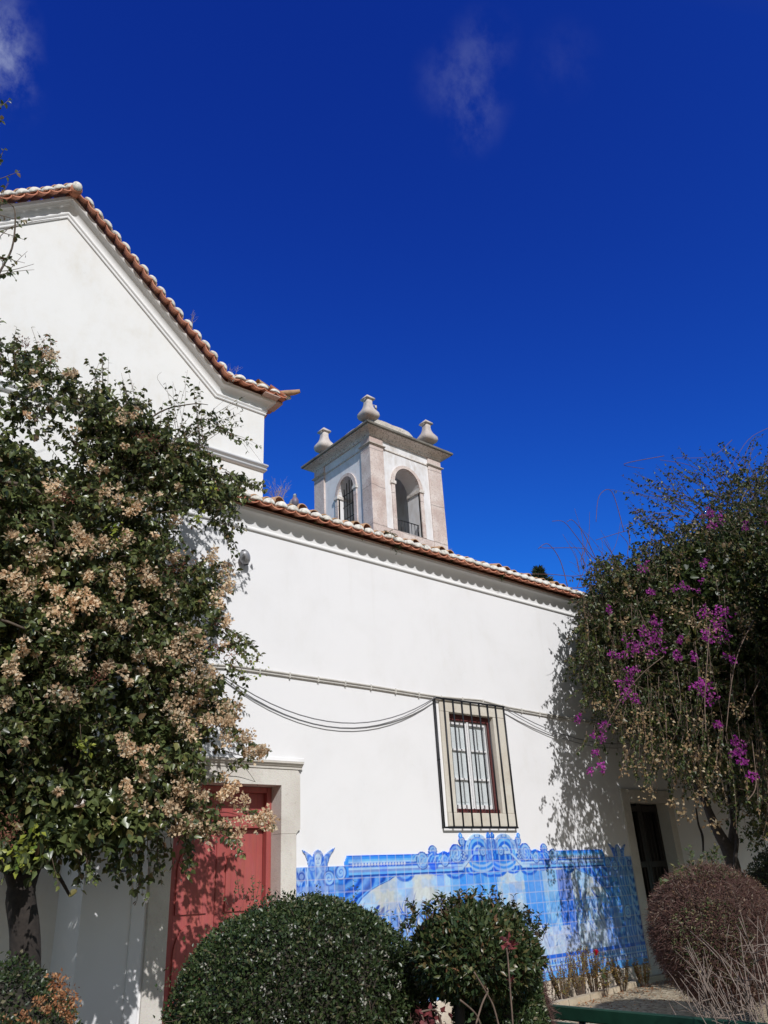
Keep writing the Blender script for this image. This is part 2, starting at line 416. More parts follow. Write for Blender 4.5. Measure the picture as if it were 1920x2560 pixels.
# ------------------------------------------------------------------ object helpers
def tag(o, label=None, cat=None, group=None, kind=None):
    if label: o['label'] = label
    if cat: o['category'] = cat
    if group: o['group'] = group
    if kind: o['kind'] = kind
    return o
def thing(name, label, cat, loc=(0, 0, 0), group=None):
    o = bpy.data.objects.new(name, None)
    o.empty_display_size = 0.2
    C.objects.link(o)
    o.location = loc
    o.matrix_world = Matrix.Translation(Vector(loc))
    return tag(o, label, cat, group)
def world_loc(o):
    v = Vector((0, 0, 0))
    while o is not None:
        v += o.location
        o = o.parent
    return v
def link_mesh(name, me, mat, parent=None):
    for mm in (mat if isinstance(mat, (list, tuple)) else [mat]):
        me.materials.append(mm)
    o = bpy.data.objects.new(name, me)
    C.objects.link(o)
    if parent is not None:
        o.parent = parent
        me.transform(Matrix.Translation(-world_loc(parent)))
    return o
class MB:
    def __init__(s):
        s.v, s.f, s.mi, s.sm = [], [], [], []
    def add(s, vs, fs, mi=0, smooth=False):
        k = len(s.v)
        s.v += [tuple(p) for p in vs]
        s.f += [tuple(i + k for i in f) for f in fs]
        s.mi += [mi] * len(fs)
        s.sm += [smooth] * len(fs)
        return s
    def box(s, x0, x1, y0, y1, z0, z1, mi=0):
        return s.add([(x0, y0, z0), (x1, y0, z0), (x1, y1, z0), (x0, y1, z0), (x0, y0, z1), (x1, y0, z1), (x1, y1, z1), (x0, y1, z1)],
                     [(0, 3, 2, 1), (4, 5, 6, 7), (0, 1, 5, 4), (1, 2, 6, 5), (2, 3, 7, 6), (3, 0, 4, 7)], mi)
    def bbox(s, x0, x1, y0, y1, z0, z1, c=0.01, mi=0):
        """box with chamfered edges"""
        if c <= 0: return s.box(x0, x1, y0, y1, z0, z1, mi)
        vs = []
        X, Y, Z = (x0, x1), (y0, y1), (z0, z1)
        idx = {}
        for i in (0, 1):
            for j in (0, 1):
                for k in (0, 1):
                    sx, sy, sz = (1 - 2 * i) * c, (1 - 2 * j) * c, (1 - 2 * k) * c
                    b = (X[i], Y[j], Z[k])
                    idx[i, j, k, 'x'] = len(vs); vs.append((b[0], b[1] + sy, b[2] + sz))
                    idx[i, j, k, 'y'] = len(vs); vs.append((b[0] + sx, b[1], b[2] + sz))
                    idx[i, j, k, 'z'] = len(vs); vs.append((b[0] + sx, b[1] + sy, b[2]))
        fs = []
        for i in (0, 1):
            q = [(i, 0, 0, 'x'), (i, 1, 0, 'x'), (i, 1, 1, 'x'), (i, 0, 1, 'x')]
            fs.append([idx[t] for t in (q if i else q[::-1])])
            q = [(0, i, 0, 'y'), (1, i, 0, 'y'), (1, i, 1, 'y'), (0, i, 1, 'y')]
            fs.append([idx[t] for t in (q[::-1] if i else q)])
            q = [(0, 0, i, 'z'), (1, 0, i, 'z'), (1, 1, i, 'z'), (0, 1, i, 'z')]
            fs.append([idx[t] for t in (q if i else q[::-1])])
        for j in (0, 1):
            for k in (0, 1):
                fs.append([idx[0, j, k, 'y'], idx[1, j, k, 'y'], idx[1, j, k, 'z'], idx[0, j, k, 'z']])
                fs.append([idx[j, 0, k, 'x'], idx[j, 1, k, 'x'], idx[j, 1, k, 'z'], idx[j, 0, k, 'z']])
                fs.append([idx[j, k, 0, 'x'], idx[j, k, 1, 'x'], idx[j, k, 1, 'y'], idx[j, k, 0, 'y']])
        for i in (0, 1):
            for j in (0, 1):
                for k in (0, 1):
                    fs.append([idx[i, j, k, 'x'], idx[i, j, k, 'y'], idx[i, j, k, 'z']])
        return s.add(vs, fs, mi)
    def quad(s, a, b, c, d, mi=0):
        return s.add([a, b, c, d], [(0, 1, 2, 3)], mi)
    def prism(s, outline, y0, y1, mi=0):
        """outline in (x,z), extruded along y"""
        n = len(outline)
        vs = [(x, y0, z) for x, z in outline] + [(x, y1, z) for x, z in outline]
        fs = [tuple(range(n)), tuple(range(2 * n - 1, n - 1, -1))] + [(i, (i + 1) % n, n + (i + 1) % n, n + i) for i in range(n)]
        return s.add(vs, fs, mi)
    def tube(s, pts, r, seg=6, mi=0, r1=None, cap=True):
        pts = [Vector(p) for p in pts]
        n = len(pts)
        vs = []
        up = Vector((0.13, 0.31, 0.94))
        for i, p in enumerate(pts):
            t = (pts[min(i + 1, n - 1)] - pts[max(i - 1, 0)])
            if t.length < 1e-9: t = Vector((0, 0, 1))
            t.normalize()
            a = t.cross(up)
            if a.length < 0.05: a = t.cross(Vector((1, 0, 0)))
            a.normalize()
            b = t.cross(a)
            if isinstance(r, (list, tuple)): rr = r[i]
            else: rr = r if r1 is None else r + (r1 - r) * i / max(1, n - 1)
            for k in range(seg):
                an = 2 * math.pi * k / seg
                vs.append(p + a * (rr * math.cos(an)) + b * (rr * math.sin(an)))
        fs = [(i * seg + k, i * seg + (k + 1) % seg, (i + 1) * seg + (k + 1) % seg, (i + 1) * seg + k) for i in range(n - 1) for k in range(seg)]
        if cap:
            fs += [tuple(range(seg - 1, -1, -1)), tuple((n - 1) * seg + k for k in range(seg))]
        return s.add(vs, fs, mi, True)
    def sweep(s, frames, prof, mi=0, closed=False, smooth=False):
        """frames: list of (P, out, up); prof: list of (out, up) offsets"""
        m = len(prof)
        vs = []
        for P, o, u in frames:
            for a, b in prof:
                vs.append(Vector(P) + Vector(o) * a + Vector(u) * b)
        fs = []
        for i in range(len(frames) - 1):
            for k in range(m if closed else m - 1):
                k2 = (k + 1) % m
                fs.append((i * m + k, i * m + k2, (i + 1) * m + k2, (i + 1) * m + k))
        if closed:
            fs += [tuple(range(m - 1, -1, -1)), tuple((len(frames) - 1) * m + k for k in range(m))]
        return s.add(vs, fs, mi, smooth)
    def lathe(s, c, prof, seg=24, mi=0, sq=0.0, rot=0.0):
        """prof: (r,z); sq>0 squares the plan"""
        vs = []
        for r, z in prof:
            for k in range(seg):
                an = 2 * math.pi * k / seg + rot
                ca, sa = math.cos(an), math.sin(an)
                q = 1.0
                if sq > 0:
                    e = 2 / (1 + sq * 6)
                    n_ = 2 + sq * 8
                    q = 1 / ((abs(ca) ** n_ + abs(sa) ** n_) ** (1 / n_))
                vs.append((c[0] + r * q * ca, c[1] + r * q * sa, c[2] + z))
        n = len(prof)
        fs = [(i * seg + k, i * seg + (k + 1) % seg, (i + 1) * seg + (k + 1) % seg, (i + 1) * seg + k) for i in range(n - 1) for k in range(seg)]
        fs += [tuple(range(seg - 1, -1, -1)), tuple((n - 1) * seg + k for k in range(seg))]
        return s.add(vs, fs, mi, True)
    def build(s, name, mat, parent=None):
        me = bpy.data.meshes.new(name)
        me.from_pydata([tuple(v) for v in s.v], [], s.f)
        me.polygons.foreach_set('material_index', s.mi)
        me.polygons.foreach_set('use_smooth', s.sm)
        me.update()
        return link_mesh(name, me, mat, parent)

def np_mesh(name, V, F, mat, parent=None, smooth=False, mi=None):
    """V (n,3), F (m,k) all faces with k corners"""
    me = bpy.data.meshes.new(name)
    V = np.ascontiguousarray(V, dtype=np.float32)
    F = np.ascontiguousarray(F, dtype=np.int32)
    if parent is not None:
        w = world_loc(parent)
        V = V - np.array([w.x, w.y, w.z], dtype=np.float32)
    m, k = F.shape
    me.vertices.add(len(V)); me.vertices.foreach_set('co', V.ravel())
    me.loops.add(m * k); me.loops.foreach_set('vertex_index', F.ravel())
    me.polygons.add(m)
    me.polygons.foreach_set('loop_start', np.arange(0, m * k, k, dtype=np.int32))
    me.polygons.foreach_set('loop_total', np.full(m, k, dtype=np.int32))
    if mi is not None: me.polygons.foreach_set('material_index', np.asarray(mi, dtype=np.int32))
    me.update(calc_edges=True)
    if smooth: me.polygons.foreach_set('use_smooth', [True] * m)
    for mm in (mat if isinstance(mat, (list, tuple)) else [mat]):
        me.materials.append(mm)
    o = bpy.data.objects.new(name, me)
    C.objects.link(o)
    if parent is not None: o.parent = parent
    return o
def unit(a):
    return a / np.maximum(np.linalg.norm(a, axis=-1, keepdims=True), 1e-9)
def leaf_geo(P, D, Nn, Ln, Wd, fold=0.3, curl=0.15, mid=0.42):
    """five-point folded leaves: base, left, right, tip, midrib"""
    D = unit(D)
    S = unit(np.cross(D, Nn))
    U = np.cross(S, D)
    Ln = np.asarray(Ln)[:, None]; Wd = np.asarray(Wd)[:, None]
    base = P
    midp = P + D * Ln * mid
    lft = midp - S * Wd * 0.5 + U * Wd * fold * 0.5
    rgt = midp + S * Wd * 0.5 + U * Wd * fold * 0.5
    tip = P + D * Ln - U * Ln * curl
    n = len(P)
    V = np.stack([base, lft, rgt, tip, midp], 1).reshape(-1, 3)
    b = np.arange(n)[:, None] * 5
    F = np.concatenate([b + np.array([[0, 4, 3, 1]]), b + np.array([[0, 2, 3, 4]])], 0)
    return V, F
def leaf_geo2(P, D, Nn, Ln, Wd, fold=0.35, curl=0.18, r=np.random.default_rng(3)):
    """rounder pointed leaves, each bent its own way"""
    D = unit(D); S = unit(np.cross(D, Nn)); U = np.cross(S, D)
    n = len(P)
    Ln = np.asarray(Ln)[:, None]; Wd = np.asarray(Wd)[:, None]
    fo = fold * r.uniform(.2, 1.8, (n, 1)); cu = curl * r.uniform(-.4, 2.2, (n, 1)); tw = r.normal(size=(n, 1)) * .18
    def pt(t, w):
        return P + D * Ln * t + S * Wd * w + U * (Wd * abs(w) * fo - Ln * cu * t * t + Wd * w * tw * t * 2)
    V = np.stack([pt(0, 0), pt(.14, .30), pt(.42, .5), pt(.75, .27), pt(1, 0), pt(.75, -.27), pt(.42, -.5), pt(.14, -.30), pt(.42, 0)], 1).reshape(-1, 3)
    b = np.arange(n)[:, None] * 9
    F = np.concatenate([b + np.array([[0, 1, 2, 8]]), b + np.array([[8, 2, 3, 4]]), b + np.array([[0, 8, 6, 7]]), b + np.array([[8, 4, 5, 6]])], 0)
    return V, F
def leaves_obj(name, P, D, Nn, Ln, Wd, mat, parent=None, **k):
    V, F = leaf_geo2(P, D, Nn, Ln, Wd) if k.pop('fine', False) else leaf_geo(P, D, Nn, Ln, Wd, **k)
    return np_mesh(name, V, F, mat, parent)
def stems_geo(PL, r0, r1):
    """PL (n,k,3) polylines -> triangular tubes"""
    n, k, _ = PL.shape
    T = np.gradient(PL, axis=1)
    T = unit(T)
    A = unit(np.cross(T, np.array([0.21, 0.35, 0.91])))
    B = np.cross(T, A)
    rr = np.linspace(0, 1, k)[None, :, None]
    r = (np.asarray(r0)[:, None, None] * (1 - rr) + np.asarray(r1)[:, None, None] * rr)
    ring = [PL + r * (A * math.cos(a) + B * math.sin(a)) for a in (0, 2.094, 4.189)]
    V = np.stack(ring, 2).reshape(-1, 3)
    base = (np.arange(n)[:, None] * k + np.arange(k - 1)[None, :]).reshape(-1) * 3
    F = []
    for a in range(3):
        b = (a + 1) % 3
        F.append(np.stack([base + a, base + b, base + 3 + b, base + 3 + a], 1))
    return V, np.concatenate(F, 0)
def rnd_dir(n, r=rng):
    return unit(r.normal(size=(n, 3)))
SUNV = np.array([SUN.x, SUN.y, SUN.z])
def shoots(P0, D0, Ln, K=7, droop=0.25, wob=0.12, r=rng):
    n = len(P0)
    t = np.linspace(0, 1, K)[None, :, None]
    L3 = np.asarray(Ln)[:, None, None]
    side = rnd_dir(n, r)[:, None, :]
    ph = r.uniform(0, 6.28, (n, 1, 1))
    return P0[:, None, :] + D0[:, None, :] * L3 * t + side * L3 * wob * np.sin(t * 3.5 + ph) * t + np.array([0, 0, -1.0]) * L3 * droop * t * t
def leaves_on(PL, per, Lm, Wm, r=rng, tmin=0.15, up=0.5, droop=0.45):
    n, k, _ = PL.shape
    idx = np.repeat(np.arange(n), per)
    t = r.uniform(tmin, 1.0, len(idx)) * (k - 1)
    i0 = np.minimum(t.astype(int), k - 2)
    fr = (t - i0)[:, None]
    A = PL[idx, i0]; B = PL[idx, i0 + 1]
    P = A * (1 - fr) + B * fr
    T = unit(B - A)
    rd = rnd_dir(len(idx), r)
    rd = rd - T * (rd * T).sum(1, keepdims=True)
    D = unit(T * 0.35 + unit(rd) + np.array([0, 0, -droop]))
    Nn = unit(rnd_dir(len(idx), r) * 0.75 + np.array([0, 0, up]) + SUNV * 0.45)
    Ln = Lm * (0.45 + 0.9 * r.beta(2, 2.4, len(idx)))
    W = Wm * r.uniform(0.7, 1.2, len(idx)) * Ln / Lm
    return P, D, Nn, Ln, W
def in_poly(px, py, poly):
    inside = np.zeros(len(px), bool)
    n = len(poly)
    for i in range(n):
        x0, y0 = poly[i]; x1, y1 = poly[(i + 1) % n]
        c = ((y0 > py) != (y1 > py)) & (px < (x1 - x0) * (py - y0) / (y1 - y0 + 1e-12) + x0)
        inside ^= c
    return inside
def pix_pts(px, py, Y):
    d = np.stack([(px - 960) / FPX, -(py - 1280) / FPX, -np.ones(len(px))], 1) @ RC.T
    p = d * (Y / d[:, 1])[:, None]
    p[:, 2] += CAMZ
    return p
def pix_pts_h(px, py, h):
    d = np.stack([(px - 960) / FPX, -(py - 1280) / FPX, -np.ones(len(px))], 1) @ RC.T
    p = d * (h / np.hypot(d[:, 0], d[:, 1]))[:, None]
    p[:, 2] += CAMZ
    return p
def sample_poly(poly, n, r=rng):
    a = np.array(poly, float)
    lo, hi = a.min(0), a.max(0)
    out = []
    tot = 0
    while tot < n:
        q = r.uniform(lo, hi, (n * 2, 2))
        q = q[in_poly(q[:, 0], q[:, 1], poly)]
        out.append(q); tot += len(q)
    return np.concatenate(out)[:n]

# ================================================================== GROUND
YW = 8.5                                    # plane of the low wing's wall
def ground_mats():
    m, nt, b = new_mat('garden_soil')
    n1 = noise(nt, 3, 8, 0.7); n2 = noise(nt, 40, 5, 0.7)
    r = ramp(nt, n1.outputs['Fac'], [(0.3, (0.07, 0.048, 0.03)), (0.7, (0.15, 0.11, 0.07))])
    c = mixc(nt, 0.5, r.outputs['Color'], n2.outputs['Color'], 'SOFT_LIGHT')
    nt.links.new(c, b.inputs['Base Color']); b.inputs['Roughness'].default_value = 0.95
    bump(nt, b, n2.outputs['Fac'], 0.8, 0.03)
    m2, nt, b = new_mat('limestone_cobbles')
    g = N(nt, 'ShaderNodeNewGeometry')
    v = N(nt, 'ShaderNodeTexVoronoi', feature='F1'); v.inputs['Scale'].default_value = 13; v.inputs['Randomness'].default_value = 0.55
    ve = N(nt, 'ShaderNodeTexVoronoi', feature='DISTANCE_TO_EDGE'); ve.inputs['Scale'].default_value = 13; ve.inputs['Randomness'].default_value = 0.55
    nt.links.new(g.outputs['Position'], v.inputs['Vector']); nt.links.new(g.outputs['Position'], ve.inputs['Vector'])
    sp = N(nt, 'ShaderNodeSeparateColor'); nt.links.new(v.outputs['Color'], sp.inputs[0])
    r = ramp(nt, sp.outputs[0], [(0, (0.36, 0.29, 0.19)), (1, (0.56, 0.48, 0.35))])
    e = ramp(nt, ve.outputs['Distance'], [(0.0, (0, 0, 0)), (0.09, (1, 1, 1))])
    n3 = noise(nt, 2.2, 6, 0.7)
    c = mixc(nt, e.outputs['Color'], (0.13, 0.09, 0.06), r.outputs['Color'])
    rr = ramp(nt, n3.outputs['Fac'], [(0.5, (0, 0, 0)), (0.7, (0.6, 0.6, 0.6))])
    c = mixc(nt, rr.outputs['Color'], c, (0.2, 0.12, 0.07))
    nt.links.new(c, b.inputs['Base Color']); b.inputs['Roughness'].default_value = 0.8
    bump(nt, b, e.outputs['Color'], 0.8, 0.015)
    return m, m2
M['soil'], M['cobble'] = ground_mats()
M['kerb'] = stone_mat('kerb_stone', (0.42, 0.34, 0.24), (0.52, 0.44, 0.33), (0.2, 0.13, 0.08), 0.6)
def soil():
    n = 60
    xs = np.concatenate([[-150, -60, -20], np.linspace(-4, 24, 113), [40, 90, 200]])
    ys = np.concatenate([[-150, -60, -20], np.linspace(-3, 11, 57), [30, 80, 200]])
    X, Y = np.meshgrid(xs, ys)
    Z = 0.02 * np.sin(X * 3.1 + Y) + 0.02 * np.sin(Y * 4.3 - X * 1.7)
    Z *= ((X > -4) & (X < 24) & (Y > -3) & (Y < 8.4))
    Z -= 0.02
    V = np.stack([X, Y, Z], -1).reshape(-1, 3)
    w = len(xs)
    i = (np.arange(len(ys) - 1)[:, None] * w + np.arange(w - 1)[None]).reshape(-1)
    F = np.stack([i, i + 1, i + 1 + w, i + w], 1)
    o = np_mesh('ground', V, F, M['soil'])
    tag(o, 'bare brown garden soil around the bushes and wall', kind='structure')
soil()
def kerb_y(x):
    return 7.75 + 0.17 * (x - 8.9) if x > 8.9 else 7.75 - 0.05 * (8.9 - x)
def path():
    mb = MB()
    xs = [4.75 + i * 0.5 for i in range(36)]
    for a, b in zip(xs[:-1], xs[1:]):
        ya, yb = min(8.25, kerb_y(a)), min(8.25, kerb_y(b))
        mb.quad((a, 1.0, 0.045), (b, 1.0, 0.045), (b, yb, 0.045), (a, ya, 0.045))
    o = mb.build('path', M['cobble'])
    tag(o, 'pale limestone cobble path between bench and wall', kind='structure')
    mb = MB()
    x = 4.8
    while x < 20:
        w = random.uniform(0.45, 0.7)
        ya, yb = min(8.27, kerb_y(x)), min(8.27, kerb_y(x + w))
        h = 0.12 + random.uniform(-.008, .008)
        vs = [(x, ya, -0.05), (x + w - .012, yb, -0.05), (x + w - .012, yb + .11, -0.05), (x, ya + .11, -0.05),
              (x, ya + .008, h), (x + w - .012, yb + .008, h), (x + w - .012, yb + .105, h), (x, ya + .105, h)]
        mb.add(vs, [(0, 3, 2, 1), (4, 5, 6, 7), (0, 1, 5, 4), (1, 2, 6, 5), (2, 3, 7, 6), (3, 0, 4, 7)])
        x += w
    o = mb.build('kerb', M['kerb'])
    tag(o, 'low stone kerb between cobbles and planting bed', kind='structure')
path()
def litter():
    """fallen leaves along the bed"""
    n = 2600
    x = rng.uniform(4.8, 16, n); y = rng.uniform(6.4, 8.4, n)
    y = np.where(rng.random(n) < 0.6, rng.uniform(7.7, 8.4, n), y)
    P = np.stack([x, y, np.where(y > np.vectorize(kerb_y)(x), 0.03, 0.055)], 1)
    D = rnd_dir(n); D[:, 2] *= 0.25
    Nn = rnd_dir(n) * 0.5 + np.array([0, 0, 1])
    o = leaves_obj('leaf_litter', P, D, Nn, rng.uniform(0.02, 0.05, n), rng.uniform(0.015, 0.03, n), M['leaf_orange'])
    tag(o, 'brown fallen leaves scattered along the kerb', kind='stuff')
litter()

# ================================================================== TILES
def tile_run(mbp, mbc, mbo, mbs, P0, P1, out, up, pitch=0.195, back=0.34, first=0.0, wild=0.35, capH=0.085, soff=0.018):
    """a row of pans, capped covers and the lichened tiles behind, from P0 to P1; out = towards the open, up = away from the cove"""
    P0, P1, out, up = Vector(P0), Vector(P1), Vector(out), Vector(up)
    e = P1 - P0
    Ln = e.length
    e.normalize()
    n = max(1, round(Ln / pitch))
    p = Ln / n
    S = 8
    sl = 0.30                                     # the row rises as it goes back
    for i in range(n):
        c = P0 + e * ((i + 0.5) * p) + up * random.uniform(-.004, .004) + out * random.uniform(-.012, .012)
        # pan: U shaped, thick
        w = p * 0.53; d = 0.074; th = 0.016
        prof = [(w * math.cos(math.pi + math.pi * k / S), d * math.sin(math.pi + math.pi * k / S) + 0.074) for k in range(S + 1)]
        prof2 = [((w - th * .6) * math.cos(math.pi + math.pi * k / S), (d - th) * math.sin(math.pi + math.pi * k / S) + 0.076) for k in range(S, -1, -1)]
        pr = prof + prof2
        vs = []
        for t in (0.0, back):
            for a, b in pr:
                vs.append(c + e * a + up * (b + t * sl) - out * t)
        m = len(pr)
        fs = [tuple(range(m))] + [(k, (k + 1) % m, m + (k + 1) % m, m + k) for k in range(m)]
        # front cap as quads between the two arcs
        fs = [(k, k + 1, m - 2 - k, m - 1 - k) for k in range(S)] + fs[1:]
        mbp.add(vs, fs, 0, False)
        # cover on the joint, closed by a bulging white mortar plug
        if i < n:
            c2 = P0 + e * ((i + 1) * p + random.uniform(-.008, .008)) + up * (0.070 + random.uniform(-.006, .006))
            r = p * 0.42 * random.uniform(.92, 1.06); hh = capH * random.uniform(.9, 1.1)
            o0 = random.uniform(-.012, .012) + .015
            rings = []
            for t, s in ((-0.018 + o0, 0.55), (-0.010 + o0, 0.85), (0.012 + o0, 1.0), (0.10, 1.02)):
                rings.append([c2 + e * (r * s * math.cos(math.pi * k / 8)) + up * (hh * s * math.sin(math.pi * k / 8) + t * sl - 0.012) - out * t for k in range(9)])
            vs = [v for rg in rings for v in rg] + [c2 - out * (-0.021 + o0) + up * 0.02]
            fs = [(a * 9 + k, a * 9 + k + 1, (a + 1) * 9 + k + 1, (a + 1) * 9 + k) for a in range(3) for k in range(8)]
            fs += [(len(vs) - 1, k + 1, k) for k in range(8)] + [(len(vs) - 1, 0, 8)]
            fs += [(a * 9, (a + 1) * 9, (a + 1) * 9 + 8, a * 9 + 8) for a in range(3)]
            mbc.add(vs, fs, 0, True)
            # older tile overlapping behind
            r2 = r * 1.12
            lift = 0.015 + (random.uniform(0.02, 0.06) if random.random() < wild else 0)
            vs = []
            for t in (0.10, back + .15):
                for rr, hx in ((r2, hh * 1.15), (r2 - .014, hh * 1.15 - .014)):
                    rg = [c2 + e * (rr * math.cos(math.pi * k / 8)) + up * (hx * math.sin(math.pi * k / 8) + t * sl - .012 + lift) - out * t for k in range(9)]
                    vs += rg
            fs = []
            for k in range(8):
                fs.append((k, k + 1, 10 + k, 9 + k))
                fs.append((k, 18 + k, 19 + k, k + 1))
            mbo.add(vs, fs, 0, True)
    # flat soffit tiles beneath
    a0, a1 = P0 - e * 0.0, P1
    pr = [(-0.125, -soff), (-0.125, -0.001), (-0.40, 0.0), (-0.40, -soff)]
    mbs.sweep([(a0, out, up), (a1, out, up)], pr, 0, True)
def tile_parts(runs, parent):
    a, b, c, d = MB(), MB(), MB(), MB()
    for r in runs:
        tile_run(a, b, c, d, *r[0], **r[1])
    a.build('eave_pan_tiles', M['terracotta'], parent)
    b.build('mortar_caps', M['mortar'], parent)
    c.build('cover_tiles', M['terracotta_old'], parent)
    d.build('soffit_tiles', M['soffit'], parent)

# ================================================================== LOW WING
LW = thing('low_wing', 'long low white wing with tiled eave, red double door and barred window', 'building', (3.15, YW, 0))
X0, X1 = 3.15, 24.0
ZM = 6.075                                   # moulding under the cove
DX0, DX1, DZ = 4.05, 5.44, 2.78              # red door opening
WX0, WX1, WZ0, WZ1 = 8.36, 9.36, 2.48, 3.92  # window opening
GX0, GX1, GZ0, GZ1 = 12.63, 13.82, 0.95, 2.74 # dark barred opening
def wall_with_holes(mb, x0, x1, z0, z1, holes, y, depth):
    """front skin as a grid of cells minus the holes, plus the reveals"""
    xs = sorted({x0, x1} | {h[0] for h in holes} | {h[1] for h in holes})
    zs = sorted({z0, z1} | {h[2] for h in holes} | {h[3] for h in holes})
    for a, b in zip(xs[:-1], xs[1:]):
        for c, d in zip(zs[:-1], zs[1:]):
            mx, mz = (a + b) / 2, (c + d) / 2
            if any(h[0] < mx < h[1] and h[2] < mz < h[3] for h in holes): continue
            mb.quad((a, y, c), (b, y, c), (b, y, d), (a, y, d))
    for h in holes:
        a, b, c, d = h
        mb.quad((a, y, c), (a, y, d), (a, y + depth, d), (a, y + depth, c))
        mb.quad((b, y, c), (b, y + depth, c), (b, y + depth, d), (b, y, d))
        mb.quad((a, y, d), (b, y, d), (b, y + depth, d), (a, y + depth, d))
        mb.quad((a, y, c), (a, y + depth, c), (b, y + depth, c), (b, y, c))
mb = MB()
wall_with_holes(mb, X0, X1, -0.1, 6.31, [(DX0, DX1, -0.1, DZ), (WX0, WX1, WZ0, WZ1), (GX0, GX1, GZ0, GZ1)], YW, 0.45)
mb.quad((X0, YW, -0.1), (X0, YW, 6.31), (X0, 13.5, 6.31), (X0, 13.5, -0.1))
mb.quad((X1, YW, -0.1), (X1, 13.5, -0.1), (X1, 13.5, 6.31), (X1, YW, 6.31))
mb.quad((X0, 13.5, -0.1), (X0, 13.5, 6.31), (X1, 13.5, 6.31), (X1, 13.5, -0.1))
mb.build('wall', M['plaster'], LW)
# cove and moulding
def cove_profile():
    pr = [(0.0, -0.03), (0.022, -0.026), (0.03, -0.012), (0.028, 0.006), (0.014, 0.016), (0.012, 0.03)]
    for k in range(9):
        a = math.pi / 2 * k / 8
        pr.append((0.012 + 0.125 * (1 - math.cos(a)), 0.032 + 0.17 * math.sin(a)))
    pr.append((0.14, 0.24))
    return pr
mb = MB()
mb.sweep([((X0 - .0, YW, ZM + .012), (-1, -1, 0), (0, 0, 1)), ((X1, YW, ZM - .145), (1, -1, 0), (0, 0, 1))], cove_profile(), 0, False, True)
mb.sweep([((X0, 13.5, ZM + .012), (-1, 1, 0), (0, 0, 1)), ((X0, YW, ZM + .012), (-1, -1, 0), (0, 0, 1))], cove_profile(), 0, False, True)
mb.build('cornice', M['cornice_white'], LW)
ZE = ZM + 0.265
tile_parts([(((X0 - .2, YW - .27, ZE + .012), (X1, YW - .27, ZE - .145), (0, -1, 0), (0, 0, 1)), dict(wild=0.4)),
            (((X0 - .27, 13.5, ZE + .012), (X0 - .27, YW - .24, ZE + .012), (-1, 0, 0), (0, 0, 1)), {})], LW)
mb = MB()
rz = ZE + .085
mb.add([(X0 - .1, YW - .05, rz), (X1, YW - .05, rz - .15), (X1, 11.2, rz + .6), (X0 + 1.5, 11.2, rz + .75), (X0 - .1, 13.6, rz), (X1, 13.6, rz - .15)],
       [(0, 1, 2, 3), (0, 3, 4), (3, 2, 5, 4)])
mb.build('roof', M['terracotta_old'], LW)

# ---- red double door
DY = YW + 0.20
mb = MB()
mb.bbox(DX1, 5.70, YW - .03, DY + .1, -0.1, 2.25, .008)          # right jamb (narrow part is set back below)
mb.v, mb.f, mb.mi, mb.sm = [], [], [], []
mb.bbox(DX1 - .012, 5.645, YW - .035, DY + .12, -0.1, 2.22, .006)
mb.prism([(DX1 - .012, 2.222), (5.645, 2.222), (5.665, 2.25), (5.70, 2.27), (5.70, 2.90), (5.665, 2.955), (3.86, 2.955), (3.82, 2.90), (3.82, 2.27), (3.86, 2.222), (DX0 + .012, 2.222), (DX0 + .012, DZ - .012), (DX1 - .012, DZ - .012)], YW - .035, DY + .12)
mb.bbox(3.83, DX0 + .012, YW - .035, DY + .12, 0.42, 2.22, .006)
mb.bbox(3.80, DX0 + .010, YW - .05, DY + .12, -0.1, 0.417, .008)
mb.bbox(5.442, 5.665, YW - .05, DY + .10, -0.1, 0.30, .008)
